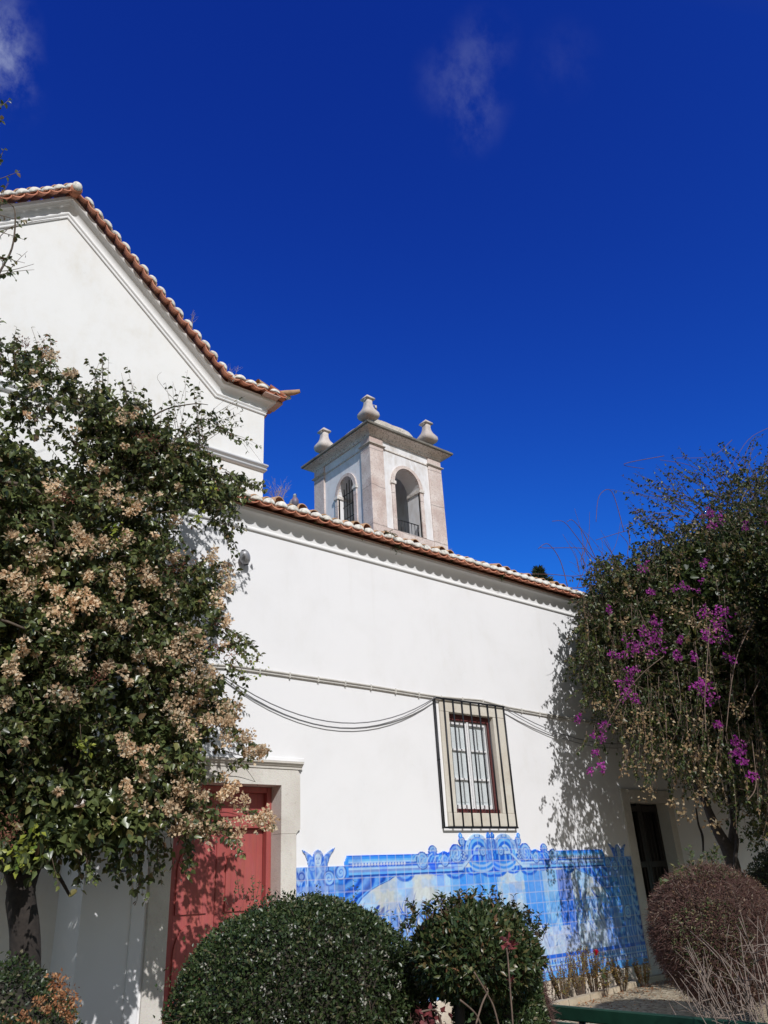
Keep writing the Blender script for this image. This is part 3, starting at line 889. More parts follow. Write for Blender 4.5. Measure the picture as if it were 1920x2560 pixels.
# moulded cap
mb.sweep([((3.80, YW - .035, 2.957), (0, -1, 0), (0, 0, 1)), ((5.72, YW - .035, 2.957), (0, -1, 0), (0, 0, 1))],
         [(-.02, 0), (0.012, 0), (0.016, 0.03), (0.03, 0.034), (0.045, 0.055), (0.06, 0.062), (0.062, 0.085), (-.02, 0.09)], 0, True)
DOOR = mb.build('door_surround', M['lioz'], LW)
mb = MB()
mb.bbox(3.66, 3.80, YW - .02, YW + .02, -0.1, 3.05, .006)
mb.bbox(3.80, 5.78, YW - .012, YW + .02, 3.055, 3.10, .004)
mb.build('plaster_strip', M['plaster'], LW)
def red_door():
    fr = MB()
    y0 = DY - .02
    fr.bbox(DX1 - .08, DX1 - .013, y0, y0 + .10, -.05, DZ - .014, .005)
    fr.bbox(DX0 + .013, DX0 + .08, y0, y0 + .10, -.05, DZ - .014, .005)
    fr.bbox(DX0 + .082, DX1 - .082, y0, y0 + .10, DZ - .08, DZ - .014, .005)
    fr.bbox(DX0 + .082, DX1 - .082, y0 + .01, y0 + .10, 2.30, 2.375, .005)
    # transom panel with a low arch ridge
    fr.box(DX0 + .082, DX1 - .082, y0 + .075, y0 + .10, 2.377, DZ - .082)
    d = fr.build('door', M['red_paint'], LW)
    lf = MB()
    x0, x1 = DX0 + .084, DX1 - .084
    mid = (x0 + x1) / 2
    yl = y0 + .082
    lf.bbox(x0, mid - .003, yl, yl + .04, -.03, 2.295, .004)
    lf.bbox(mid + .003, x1, yl, yl + .04, -.03, 2.295, .004)
    lf.build('door_leaf', M['red_paint'], d)
    # raised pointed panels
    pn = MB()
    for a, b in ((x0, mid), (mid, x1)):
        cx = (a + b) / 2 + (0.01 if a < mid else .0); hw = 0.185
        for z0, z1 in ((1.43, 2.13), (0.12, 1.33)):
            hs = 0.27 if z1 > 2 else .3
            out = [(cx - hw, z0), (cx + hw, z0), (cx + hw, z1 - hs)]
            for k in range(1, 8):
                t = k / 8
                out.append((cx + hw * math.cos(t * math.pi / 2) ** 0.8, z1 - hs + hs * math.sin(t * math.pi / 2) ** 1.0 * (0.8 + 0.2 * t)))
            out.append((cx, z1))
            for k in range(7, 0, -1):
                t = k / 8
                out.append((cx - hw * math.cos(t * math.pi / 2) ** 0.8, z1 - hs + hs * math.sin(t * math.pi / 2) ** 1.0 * (0.8 + 0.2 * t)))
            out.append((cx - hw, z1 - hs))
            pn.prism(out, yl - .02, yl + .001)
            # a sunk line just outside the panel
    pn.build('raised_panel', M['red_paint'], d)
    t = MB()
    t.box(x0 + .12, x1 - .12, yl - .022, yl - .004, 2.425, 2.437)
    t.build('transom_bead', M['dark_red'], d)
    h = MB()
    h.tube([(mid + .05, yl, 1.02), (mid + .05, yl - .05, 1.02), (mid + .05, yl - .05, 1.14), (mid + .05, yl, 1.14)], .008)
    h.build('handle', M['iron'], d)
red_door()
mb = MB()
mb.bbox(DX0 - .1, DX1 + .12, YW - .35, YW + .3, -.1, .03, .015)
mb.build('doorstep', M['lioz'], LW)

# ---- barred window
def window():
    y = YW
    mb = MB()
    sx0, sx1, sz0, sz1 = 8.20, 9.63, 2.31, 4.08
    yo = y - .03
    mb.bbox(sx0, WX0 + .02, yo, y + .25, 2.492, WZ1 - .014, .006)
    mb.bbox(WX1 - .02, sx1, yo, y + .25, 2.492, WZ1 - .014, .006)
    mb.bbox(sx0, sx1, yo, y + .25, WZ1 - .012, sz1, .006)
    mb.bbox(sx0, sx1, yo - .01, y + .25, sz0, 2.49, .006)
    w = mb.build('window', M['window_stone'], LW)
    f = MB()
    a, b, c, d = WX0 + .022, WX1 - .022, 2.492, WZ1 - .015
    yf = y + .06
    f.bbox(a, a + .05, yf, yf + .08, c, d, .004)
    f.bbox(b - .05, b, yf, yf + .08, c, d, .004)
    f.bbox(a + .052, b - .052, yf, yf + .08, d - .09, d, .004)
    f.bbox(a - .02, b + .02, yf - .03, yf + .08, c, c + .06, .004)
    f.build('frame', M['maroon'], w)
    s = MB()
    a2, b2, c2, d2 = a + .053, b - .053, c + .062, d - .093
    m = (a2 + b2) / 2
    ys = yf + .03
    for u, v in ((a2, m - .001), (m + .001, b2)):
        s.bbox(u, u + .045, ys, ys + .035, c2, d2, .003)
        s.bbox(v - .045, v, ys, ys + .035, c2, d2, .003)
        s.bbox(u + .046, v - .046, ys, ys + .035, c2, c2 + .06, .003)
        s.bbox(u + .046, v - .046, ys, ys + .035, d2 - .05, d2, .003)
        for k in (1, 2):
            z = c2 + (d2 - c2) * k / 3
            s.bbox(u + .046, v - .046, ys + .004, ys + .03, z - .014, z + .014, .002)
    s.bbox(m - .022, m + .022, ys - .018, ys - .001, c2, d2, .003)
    s.build('sash', M['white_paint'], w)
    gm, nt, bb = new_mat('window_glass')
    bb.inputs['Base Color'].default_value = (0.9, 0.95, 0.97, 1)
    bb.inputs['Roughness'].default_value = 0.03
    tr = N(nt, 'ShaderNodeBsdfTransparent')
    gl = N(nt, 'ShaderNodeBsdfGlossy'); gl.inputs['Roughness'].default_value = 0.03
    fr = N(nt, 'ShaderNodeFresnel'); fr.inputs['IOR'].default_value = 1.45
    mx = N(nt, 'ShaderNodeMixShader')
    mx.inputs[0].default_value = 0.07; nt.links.new(tr.outputs[0], mx.inputs[1]); nt.links.new(gl.outputs[0], mx.inputs[2])
    nt.links.new(mx.outputs[0], nt.nodes['Material Output'].inputs['Surface'])
    g = MB()
    g.box(a2 + .04, b2 - .04, ys + .016, ys + .02, c2 + .05, d2 - .045)
    g.build('pane', gm, w)
    sh = MB()
    for u, v in ((a2, m - .004), (m + .004, b2)):
        sh.bbox(u + .0, v, ys + .045, ys + .06, c2, d2, .003)
        sh.bbox(u + .06, v - .05, ys + .038, ys + .044, c2 + .1, d2 - .1, .004)
    sh.build('inner_shutter', M['shutter'], w)
    # iron grille standing off the wall
    gr = MB()
    yg = y - .06
    gx0, gx1, gz0, gz1 = 8.09, 9.59, 2.293, 4.088
    gr.box(gx0 - .012, gx1 + .012, yg - .006, yg + .006, gz1 - .012, gz1 + .012)
    gr.box(gx0 - .012, gx1 + .012, yg - .006, yg + .006, gz0 - .012, gz0 + .012)
    for z in (gz0, gz1):
        for x in (gx0, gx1):
            gr.tube([(x, yg + .006, z), (x, y - .001, z)], .008, 6)
    for x in (gx0, gx1):
        gr.tube([(x, y - .012, gz0), (x, y - .012, gz1)], .008, 6)
        gr.tube([(x, yg, 3.2), (x, y - .004, 3.2)], .010, 6)
    gr.build('grille_frame', M['iron'], w)
    for k in range(9):
        x = gx0 + (gx1 - gx0) * k / 8
        bmb = MB(); bmb.tube([(x, yg + .014, gz0 - .01), (x, yg + .014, gz1 + .01)], .0135, 8)
        bmb.build('grille_bar', M['iron'], w)
    for k in range(1, 7):
        br = MB()
        x = gx0 + (gx1 - gx0) * k / 8
        br.tube([(x, yg + .02, 2.45), (x - .06, y + .02, 2.56)], .005, 5)
        br.build('grille_tie', M['iron'], w)
window()
# ---- dark barred opening on the right
def gate():
    mb = MB()
    y = YW
    mb.bbox(12.42, GX0 + .011, y - .03, y + .3, GZ0 - .001, GZ1 + .2, .006)
    mb.bbox(GX1 - .01, 14.0, y - .03, y + .3, GZ0 - .001, GZ1 + .2, .006)
    mb.bbox(GX0 + .012, GX1 - .012, y - .03, y + .3, GZ1 - .012, GZ1 + .2, .006)
    mb.bbox(12.40, 14.02, y - .04, y + .3, 0.60, GZ0 - .003, .006)
    mb.bbox(12.43, 14.0, y - .03, y + .3, -.1, 0.597, .006)
    w = mb.build('barred_doorway', M['lioz'], LW)
    d = MB()
    d.box(GX0, GX1, y + .30, y + .34, GZ0, GZ1)
    m = (GX0 + GX1) / 2
    for a, b in ((GX0 + .01, m - .004), (m + .004, GX1 - .01)):
        d.bbox(a, a + .07, y + .2, y + .25, GZ0, GZ1 - .01, .004)
        d.bbox(b - .07, b, y + .2, y + .25, GZ0, GZ1 - .01, .004)
        for z in (GZ0 + .05, 1.72, GZ1 - .1):
            d.bbox(a + .072, b - .072, y + .2, y + .25, z - .05, z + .05, .004)
    d.build('gate_frame', M['dark_wood'], w)
    for a, b in ((GX0 + .01, m - .004), (m + .004, GX1 - .01)):
        for k in range(1, 5):
            x = a + (b - a) * k / 5
            q = MB(); q.tube([(x, y + .225, GZ0 + .03), (x, y + .225, GZ1 - .03)], .016, 6)
            q.build('gate_bar', M['dark_wood'], w)
gate()
# plinth of bare render under the tile picture
mb = MB()
mb.bbox(5.67, 12.41, YW - .045, YW + .02, -.1, 0.272, .012)
mb.build('plinth', M['plinth'], LW)

# ---- things fixed to the wall
def conduit():
    pts = [on_y(x, y, YW - .022) for x, y in ((430, 1655), (590, 1665), (760, 1690), (930, 1715), (1040, 1733), (1100, 1742))]
    pts2 = [on_y(x, y, YW - .022) for x, y in ((1100, 1742), (1200, 1750), (1270, 1768), (1380, 1788), (1500, 1806), (1640, 1826))]
    allp = pts + pts2[1:]
    mb = MB()
    mb.tube(allp, .014, 8)
    mb.tube([p + Vector((0, .004, -.034)) for p in allp], .011, 8)
    o = mb.build('wall_conduit', M['conduit'])
    tag(o, 'pair of pale grey conduits running level along the white wall above the window', 'conduit')
    for i in range(0, 22):
        cl = MB()
        x = 4.2 + i * 0.45
        z = np.interp(x, [p.x for p in allp], [p.z for p in allp])
        cl.bbox(x - .008, x + .008, YW - .04, YW, z - .055, z + .018, .002)
        cl.build('clip', M['conduit'], o)
conduit()
def sag(a, b, dip, n=16, off=Vector((0, 0, 0))):
    return [a.lerp(b, t / n) + Vector((0, 0, -4 * dip * (t / n) * (1 - t / n))) + off for t in range(n + 1)]
mb = MB()
a, b = on_y(560, 1690, YW - .05), on_y(1090, 1742, YW - .08)
mb.tube(sag(a, b, .47), .0075, 6)
mb.tube(sag(a, b, .51, off=Vector((0, .02, -.02))), .006, 6)
tag(mb.build('hanging_cable', M['cable']), 'pair of thin cables sagging across the wall left of the barred window', 'cable')
mb = MB()
a, b = on_y(1262, 1768, YW - .08), on_y(1720, 1800, YW - .05)
mb.tube(sag(a, b, .52), .0075, 6)
mb.tube(sag(a, b, .57, off=Vector((0, .02, -.02))), .006, 6)
tag(mb.build('hanging_cable', M['cable']), 'pair of thin cables sagging across the wall right of the barred window', 'cable')
def wall_lamp():
    c = on_y(612, 1393, YW - .09)
    t = thing('wall_lamp', 'small round grey lamp fixed high on the white wall beside the left vine', 'wall lamp', (c.x, YW, c.z))
    ax = Vector((-.45, -.35, .82)).normalized()
    def ell(r, L_, cen, mat, nm, seg=20, flat=False):
        mb = MB()
        u = ax.cross(Vector((0, 1, 0))).normalized(); v = ax.cross(u)
        rings = 12
        vs = []
        for i in range(rings + 1):
            th = math.pi * i / rings
            rr = r * max(.02, math.sin(th)) ** (0.7)
            for k in range(seg):
                an = 2 * math.pi * k / seg
                vs.append(cen + ax * (-L_ * math.cos(th)) + u * (rr * math.cos(an)) + v * (rr * math.sin(an)))
        fs = [(i * seg + k, i * seg + (k + 1) % seg, (i + 1) * seg + (k + 1) % seg, (i + 1) * seg + k) for i in range(rings) for k in range(seg)]
        mb.add(vs, fs, 0, True)
        return mb.build(nm, mat, t)
    ell(.072, .095, c, M['lamp'], 'lamp_body')
    mb = MB(); mb.tube([c - ax * .075, c - ax * .105], .034, 16); mb.build('lamp_lens', M['lamp_dark'], t)
    mb = MB(); mb.tube([c + ax * .075, c + ax * .10], .028, 16); mb.build('lamp_cap', M['lamp_dark'], t)
    mb = MB(); mb.tube([c, Vector((c.x, YW, c.z))], .02, 8); mb.build('bracket', M['lamp'], t)
wall_lamp()
a, b = on_y(264, 2168, YW - .01), on_y(345, 2177, YW - .01)
mb = MB()
mb.bbox(a.x, a.x + .42, YW - .014, YW, a.z - .05, a.z + .0, .003)
t = mb.build('name_strip', M['sign_blue'])
tag(t, 'narrow dark blue name strip on the wall left of the red door', 'sign')
mb = MB()
x = a.x + .12
for i in range(12):                        # worn lettering, too small to read
    w = .008 + .006 * ((i * 7) % 3)
    mb.box(x, x + w, YW - .017, YW - .0145, a.z - .034, a.z - .014)
    x += w + .007
mb.build('worn_lettering', M['shutter'], t)

# ================================================================== GABLED CHURCH
YG = 9.17
CH = thing('gabled_church', 'tall white gabled church end with scalloped tile verge behind the left vine', 'building', (2.13, YG, 0))
ax_, az_ = 2.13, 10.68
bx, bz = 2.52, 8.52
hx = 3.38
path_ = [(ax_ - hx, bz), (ax_ - bx, bz), (ax_, az_), (ax_ + bx, bz), (ax_ + hx, bz)]
mb = MB()
front = [(ax_ - hx, -.1), (ax_ + hx, -.1)] + [(x, z + .2) for x, z in path_[::-1]]
mb.prism(front, YG, YG + 9)
mb.build('wall', M['plaster_old'], CH)
def frames():
    fr = []
    n = len(path_)
    for i, (x, z) in enumerate(path_):
        if i == 0: fr.append(((x, YG, z), (-1, -1, 0), (0, 0, 1))); continue
        if i == n - 1: fr.append(((x, YG, z), (1, -1, 0), (0, 0, 1))); continue
        p = Vector((x - path_[i - 1][0], 0, z - path_[i - 1][1])).normalized()
        q = Vector((path_[i + 1][0] - x, 0, path_[i + 1][1] - z)).normalized()
        n1 = Vector((-p.z, 0, p.x)); n2 = Vector((-q.z, 0, q.x))
        m = (n1 + n2).normalized(); m = m / m.dot(n1)
        fr.append(((x, YG, z), (0, -1, 0), tuple(m)))
    return fr
FR = frames()
pr = [(0.0, -0.06), (0.02, -0.055), (0.026, -0.035), (0.016, -0.02), (0.016, -0.012), (0.034, -0.004), (0.04, 0.012), (0.03, 0.028), (0.018, 0.032), (0.018, 0.05)]
for k in range(9):
    a = math.pi / 2 * k / 8
    pr.append((0.018 + 0.115 * (1 - math.cos(a)), 0.052 + 0.10 * math.sin(a)))
pr.append((0.137, 0.2))
mb = MB()
mb.sweep(FR, pr, 0, False, True)
mb.sweep([FR[-1], ((ax_ + hx, YG + 9, bz), (1, 1, 0), (0, 0, 1))], pr, 0, False, True)
mb.sweep([((ax_ - hx, YG + 9, bz), (-1, 1, 0), (0, 0, 1)), FR[0]], pr, 0, False, True)
mb.build('cornice', M['cornice_white'], CH)
# string course
sp_ = [(0, -.07), (.03, -.065), (.045, -.045), (.045, -.03), (.03, -.012), (.03, 0.0), (.05, .006), (.062, .025), (.055, .05), (.03, .058), (0, .06)]
mb = MB()
zs = 7.50
mb.sweep([((ax_ - hx, YG, zs), (-1, -1, 0), (0, 0, 1)), ((ax_ + hx, YG, zs), (1, -1, 0), (0, 0, 1)), ((ax_ + hx, YG + 9, zs), (1, 1, 0), (0, 0, 1))], sp_, 0, False, True)
mb.build('string_course', M['cornice_white'], CH)
runs = []
E = 0.26; U = 0.205
for i in range(4):
    (P0, o0, u0), (P1, o1, u1) = FR[i], FR[i + 1]
    p = Vector((path_[i + 1][0] - path_[i][0], 0, path_[i + 1][1] - path_[i][1])).normalized()
    nn = Vector((-p.z, 0, p.x))
    s0 = Vector(P0) + Vector(u0) * U + Vector((0, -E, 0)) + (Vector((-E, 0, 0)) if i == 0 else Vector())
    s1 = Vector(P1) + Vector(u1) * U + Vector((0, -E, 0)) + (Vector((E, 0, 0)) if i == 3 else Vector())
    runs.append(((s0, s1, (0, -1, 0), nn), dict(back=.3, wild=0.0, pitch=.20, capH=.075, soff=.03)))
runs.append((((ax_ + hx + E, YG - E, bz + U), (ax_ + hx + E, YG + 9, bz + U), (1, 0, 0), (0, 0, 1)), dict(back=.3, wild=0.0)))
tile_parts(runs, CH)
mb = MB()
cx, cz = ax_ + hx + E, bz + U + .09
mb.tube([(cx - .25, YG - E + .25, cz + .03), (cx - .02, YG - E + .02, cz + .03), (cx + .08, YG - E - .08, cz + .03), (cx + .15, YG - E - .15, cz + .045)], [.05, .05, .045, .03], 10)
mb.build('corner_tile', M['terracotta_old'], CH)
mb = MB()
px_, pz_ = ax_, az_ + U + .075
mb.tube([(px_, YG - E - .01, pz_), (px_, YG - E + .4, pz_ + .1)], .085, 12)
mb.build('apex_tile', M['terracotta'], CH)
mb = MB()
mb.tube([(px_, YG - E - .03, pz_ + .045), (px_, YG - E + .12, pz_ + .075)], [.07, .085], 12)
mb.build('apex_mortar', M['mortar'], CH)
mb = MB()
rt = [(x, z + U + .07) for x, z in path_]
for i in range(4):
    (x0, z0), (x1, z1) = rt[i], rt[i + 1]
    mb.quad((x0, YG - .1, z0), (x1, YG - .1, z1), (x1, YG + 9, z1), (x0, YG + 9, z0))
mb.build('roof', M['terracotta'], CH)

# ================================================================== BELL TOWER
TX0, TX1, TY0, TY1 = 11.72, 14.28, 14.0, 16.53
TZ = 12.62
TW = thing('bell_tower', 'small square white bell tower with stone corners and arched openings behind the roof', 'bell tower', ((TX0 + TX1) / 2, (TY0 + TY1) / 2, 0))
def arch_face(mb, to3, u0, u1, z0, z1, cu, hw, zs, zsp, rise, depth, solid=False):
    """wall face in (u, z) with an arched hole: cu centre, hw half width, zs sill, zsp spring; to3(u, z, d) maps to space"""
    n = 16
    arc = [(cu - hw * math.cos(math.pi * k / n), zsp + rise * math.sin(math.pi * k / n)) for k in range(n + 1)]
    q = lambda a, b, c, d: mb.quad(*[to3(*p) for p in (a, b, c, d)])
    for dd in (0, depth):
        q((u0, z0, dd), (cu - hw, z0, dd), (cu - hw, z1, dd), (u0, z1, dd))
        q((cu + hw, z0, dd), (u1, z0, dd), (u1, z1, dd), (cu + hw, z1, dd))
        q((cu - hw, z0, dd), (cu + hw, z0, dd), (cu + hw, zs, dd), (cu - hw, zs, dd))
        for (a, b), (c, d) in zip(arc[:-1], arc[1:]):
            q((a, b, dd), (c, d, dd), (c, z1, dd), (a, z1, dd))
    for (a, b), (c, d) in zip(arc[:-1], arc[1:]):
        q((a, b, 0), (c, d, 0), (c, d, depth), (a, b, depth))
    q((cu - hw, zs, 0), (cu - hw, zsp, 0), (cu - hw, zsp, depth), (cu - hw, zs, depth))
    q((cu + hw, zs, 0), (cu + hw, zsp, 0), (cu + hw, zsp, depth), (cu + hw, zs, depth))
    q((cu - hw, zs, 0), (cu + hw, zs, 0), (cu + hw, zs, depth), (cu - hw, zs, depth))
f_right = lambda u, z, d: (u, TY0 + d, z)
f_left = lambda u, z, d: (TX0 + d, u, z)
f_back = lambda u, z, d: (u, TY1 - d, z)
f_far = lambda u, z, d: (TX1 - d, u, z)
mb = MB()
AR = dict(cu=12.965, hw=0.455, zs=10.02, zsp=11.45, rise=0.53)
AL = dict(cu=15.11, hw=0.36, zs=10.02, zsp=11.39, rise=0.47)
arch_face(mb, f_right, TX0, TX1, 6.0, TZ, depth=.5, **AR)
arch_face(mb, f_left, TY0 + .5, TY1, 6.0, TZ, depth=.5, **AL)
mb.quad((TX0, TY0, 6.0), (TX0, TY0 + .5, 6.0), (TX0, TY0 + .5, TZ), (TX0, TY0, TZ))
mb.box(TX0 + .5, TX1, TY1 - .4, TY1, 6, TZ)
mb.box(TX1 - .4, TX1, TY0 + .5, TY1 - .4, 6, TZ)
mb.box(TX0 + .001, TX1 - .001, TY0 + .001, TY1 - .001, TZ - .1, TZ + .02)
mb.box(TX0 + .5, TX1 - .4, TY0 + .5, TY1 - .4, 9.6, 9.7)
mb.build('tower_wall', M['tower_white'], TW)
P_ = .045
def pier(x0, x1, y0, y1):
    mb = MB()
    mb.bbox(x0, x1, y0, y1, 6.0, 12.36, .012)
    mb.bbox(x0 + .004, x1 - .004, y0 + .004, y1 - .004, 12.43, TZ + .02, .01)
    mb.build('corner_pier', M['tower_stone'], TW)
    mb = MB()
    e = .055
    mb.sweep([((x0, y1, 12.362), (-1, 1, 0), (0, 0, 1)), ((x0, y0, 12.362), (-1, -1, 0), (0, 0, 1)), ((x1, y0, 12.362), (1, -1, 0), (0, 0, 1)), ((x1, y1, 12.362), (1, 1, 0), (0, 0, 1))],
             [(-.03, 0), (.005, 0), (.03, .03), (.05, .035), (.05, .06), (.005, .066), (-.03, .066)], 0, True)
    mb.build('impost', M['lichen_stone'], TW)
pier(TX0 - P_, 12.155, TY0 - P_, 14.37)
pier(13.82, TX1 + P_, TY0 - P_, 14.37)
pier(TX0 - P_, 12.155, 16.08, TY1 + P_)
# thin string between piers, base band, stone archivolts
mb = MB()
mb.bbox(12.157, 13.818, TY0 - .028, TY0 + .01, 12.355, 12.40, .008)
mb.bbox(TX0 - .028, TX0 + .01, 14.372, 16.078, 12.355, 12.40, .008)
mb.build('frieze_string', M['tower_cornice'], TW)
mb = MB()
mb.bbox(12.157, 13.818, TY0 - .03, TY0 + .01, 9.55, 10.018, .01)
mb.bbox(TX0 - .03, TX0 + .01, 14.372, 16.078, 9.55, 10.018, .01)
mb.build('sill_band', M['tower_stone'], TW)
def archivolt(to3, cu, hw, zs, zsp, rise, w=.12, stick=.035):
    n = 20
    mb = MB()
    inner = [(cu - hw, zs)] + [(cu - hw * math.cos(math.pi * k / n), zsp + rise * math.sin(math.pi * k / n)) for k in range(n + 1)] + [(cu + hw, zs)]
    outer = [(cu - hw - w, zs)] + [(cu - (hw + w) * math.cos(math.pi * k / n), zsp + (rise + w * .75) * math.sin(math.pi * k / n)) for k in range(n + 1)] + [(cu + hw + w, zs)]
    m = len(inner)
    vs = [to3(a, b, -stick) for a, b in inner] + [to3(a, b, -stick) for a, b in outer] + [to3(a, b, .05) for a, b in inner] + [to3(a, b, .01) for a, b in outer]
    fs = []
    for k in range(m - 1):
        fs += [(k, k + 1, m + k + 1, m + k), (m + k, m + k + 1, 3 * m + k + 1, 3 * m + k), (k, 2 * m + k, 2 * m + k + 1, k + 1)]
    mb.add(vs, fs)
    o = mb.build('arch_surround', M['tower_stone'], TW)
    mb = MB()
    for s in (-1, 1):
        a, b = sorted((cu + s * (hw - .035), cu + s * (hw + w + .03)))
        p = [to3(a, zsp - .07, -stick - .03), to3(b, zsp + .03, .50)]
        xs = sorted((p[0][0], p[1][0])); ys = sorted((p[0][1], p[1][1]))
        mb.bbox(xs[0], xs[1], ys[0], ys[1], zsp - .075, zsp + .03, .01)
    mb.build('impost_block', M['tower_cornice'], o)
archivolt(f_right, **AR)
archivolt(f_left, **AL)
# cornice
mb = MB()
cp = [(0.0, 0.0), (.03, .0), (.05, .02), (.06, .05), (.10, .09), (.17, .13), (.24, .155), (.27, .16), (.27, .185)]
cp2 = [(.27, .1855), (.30, .18), (.318, .20), (.318, .25), (.30, .268), (.1, .28), (-.6, .30)]
z = 12.64
ring = [((TX0, TY0, z), (-1, -1, 0)), ((TX1, TY0, z), (1, -1, 0)), ((TX1, TY1, z), (1, 1, 0)), ((TX0, TY1, z), (-1, 1, 0)), ((TX0, TY0, z), (-1, -1, 0))]
mb.sweep([(p, o, (0, 0, 1)) for p, o in ring], cp, 0, False)
mb.build('tower_cornice', M['tower_cornice'], TW)
mb = MB()
mb.sweep([(p, o, (0, 0, 1)) for p, o in ring], cp2, 0, False)
mb.box(TX0 + .5, TX1 - .5, TY0 + .5, TY1 - .5, z + .2, z + .301)
mb.build('cornice_edge', M['black_lichen'], TW)
# low domed cap with rounded ends
def cap():
    cx, cy = (TX0 + TX1) / 2, (TY0 + TY1) / 2
    mb = MB()
    prof = [(.86, -.05), (.88, .25), (.90, .48), (.88, .62), (.82, .74), (.72, .82), (.5, .88), (.2, .90), (.01, .905)]
    seg = 64
    vs = []
    for r, zz in prof:
        for k in range(seg):
            an = 2 * math.pi * k / seg
            ca, sa = math.cos(an), math.sin(an)
            n_ = 7
            q = 1 / ((abs(ca) ** n_ + abs(sa) ** n_) ** (1 / n_))
            vs.append((cx + r * q * ca, cy + r * q * sa, z + .29 + zz + .008 * math.sin(9 * an)))
    n = len(prof)
    fs = [(i * seg + k, i * seg + (k + 1) % seg, (i + 1) * seg + (k + 1) % seg, (i + 1) * seg + k) for i in range(n - 1) for k in range(seg)]
    fs.append(tuple((n - 1) * seg + k for k in range(seg)))
    mb.add(vs, fs, 0, True)
    mb.build('domed_cap', M['lichen_stone'], TW)
cap()
def finial(cx, cy):
    mb = MB()
    zb = z + .27
    mb.lathe((cx, cy, zb), [(.12, 0), (.12, .10)], 4, 0, 0, math.pi / 4)
    body = [(.10, .10), (.16, .12), (.235, .165), (.262, .23), (.25, .30), (.20, .375), (.15, .45), (.118, .54), (.105, .63), (.105, .72)]
    seg = 28
    mb.lathe((cx, cy, zb), body, seg, 0, 0.3)
    mb.lathe((cx, cy, zb), [(.15, .72), (.17, .745)], 4, 0, 0, math.pi / 4)
    mb.lathe((cx, cy, zb), [(.205, .75), (.21, .78), (.19, .81), (.02, .93), (.001, .932)], 4, 0, 0, math.pi / 4)
    mb.build('finial', M['tower_stone2'], TW)
M['tower_stone2'] = stone_mat('finial_stone', (0.48, 0.42, 0.39), (0.60, 0.55, 0.52), (0.2, 0.17, 0.15), 0.6)
for fx, fy in ((TX0 - .13, TY0 - .15), (13.78, TY0 - .13), (TX0 - .12, 15.92)):
    finial(fx, fy)
# iron grille in the left opening, railing in the right
mb = MB()
xg = TX0 + .16
for k in range(6):
    u = AL['cu'] - AL['hw'] + (k + .5) * 2 * AL['hw'] / 6
    dz = AL['rise'] * math.sqrt(max(0, 1 - ((u - AL['cu']) / AL['hw']) ** 2))
    mb.tube([(xg, u, AL['zs']), (xg, u, AL['zsp'] + dz)], .012, 6)
for zz in (10.35, 10.72, 11.1, 11.45):
    mb.tube([(xg, AL['cu'] - AL['hw'], zz), (xg, AL['cu'] + AL['hw'], zz)], .012, 6)
mb.build('iron_grille', M['iron'], TW)
mb = MB()
yg = TY0 + .12
for k in range(8):
    u = AR['cu'] - AR['hw'] + .03 + k * (2 * AR['hw'] - .06) / 7
    mb.tube([(u, yg, AR['zs']), (u, yg, 10.43)], .009 if k < 7 else .02, 6)
mb.tube([(AR['cu'] - AR['hw'], yg, 10.43), (AR['cu'] + AR['hw'], yg, 10.43)], .015, 6)
mb.build('railing', M['iron'], TW)
mb = MB()
mb.lathe((13.0, 15.0, 10.3), [(.30, 0), (.29, .03), (.23, .12), (.18, .3), (.15, .45), (.10, .53), (.02, .56)], 24)
mb.tube([(12.6, 15.0, 10.95), (13.4, 15.0, 10.95)], .05, 8)
mb.tube([(13.0, 15.0, 10.8), (13.0, 15.0, 10.95)], .03, 8)
mb.build('bell', M['bell'], TW)
mb = MB()  # small pale fitting on a short bracket beside the finial
p = Vector((TX0 - .13 + .14, TY0 - .17, z + .27 + .6))
mb.tube([p + Vector((-.06, 0, 0)), p + Vector((.06, 0, .06)), p + Vector((.12, 0, .04)), p + Vector((.13, 0, -.07))], .012, 6)
mb.tube([p + Vector((.12, 0, .06)), p + Vector((.125, 0, -.04))], [.03, .035], 8)
mb.build('finial_fitting', M['conduit'], TW)

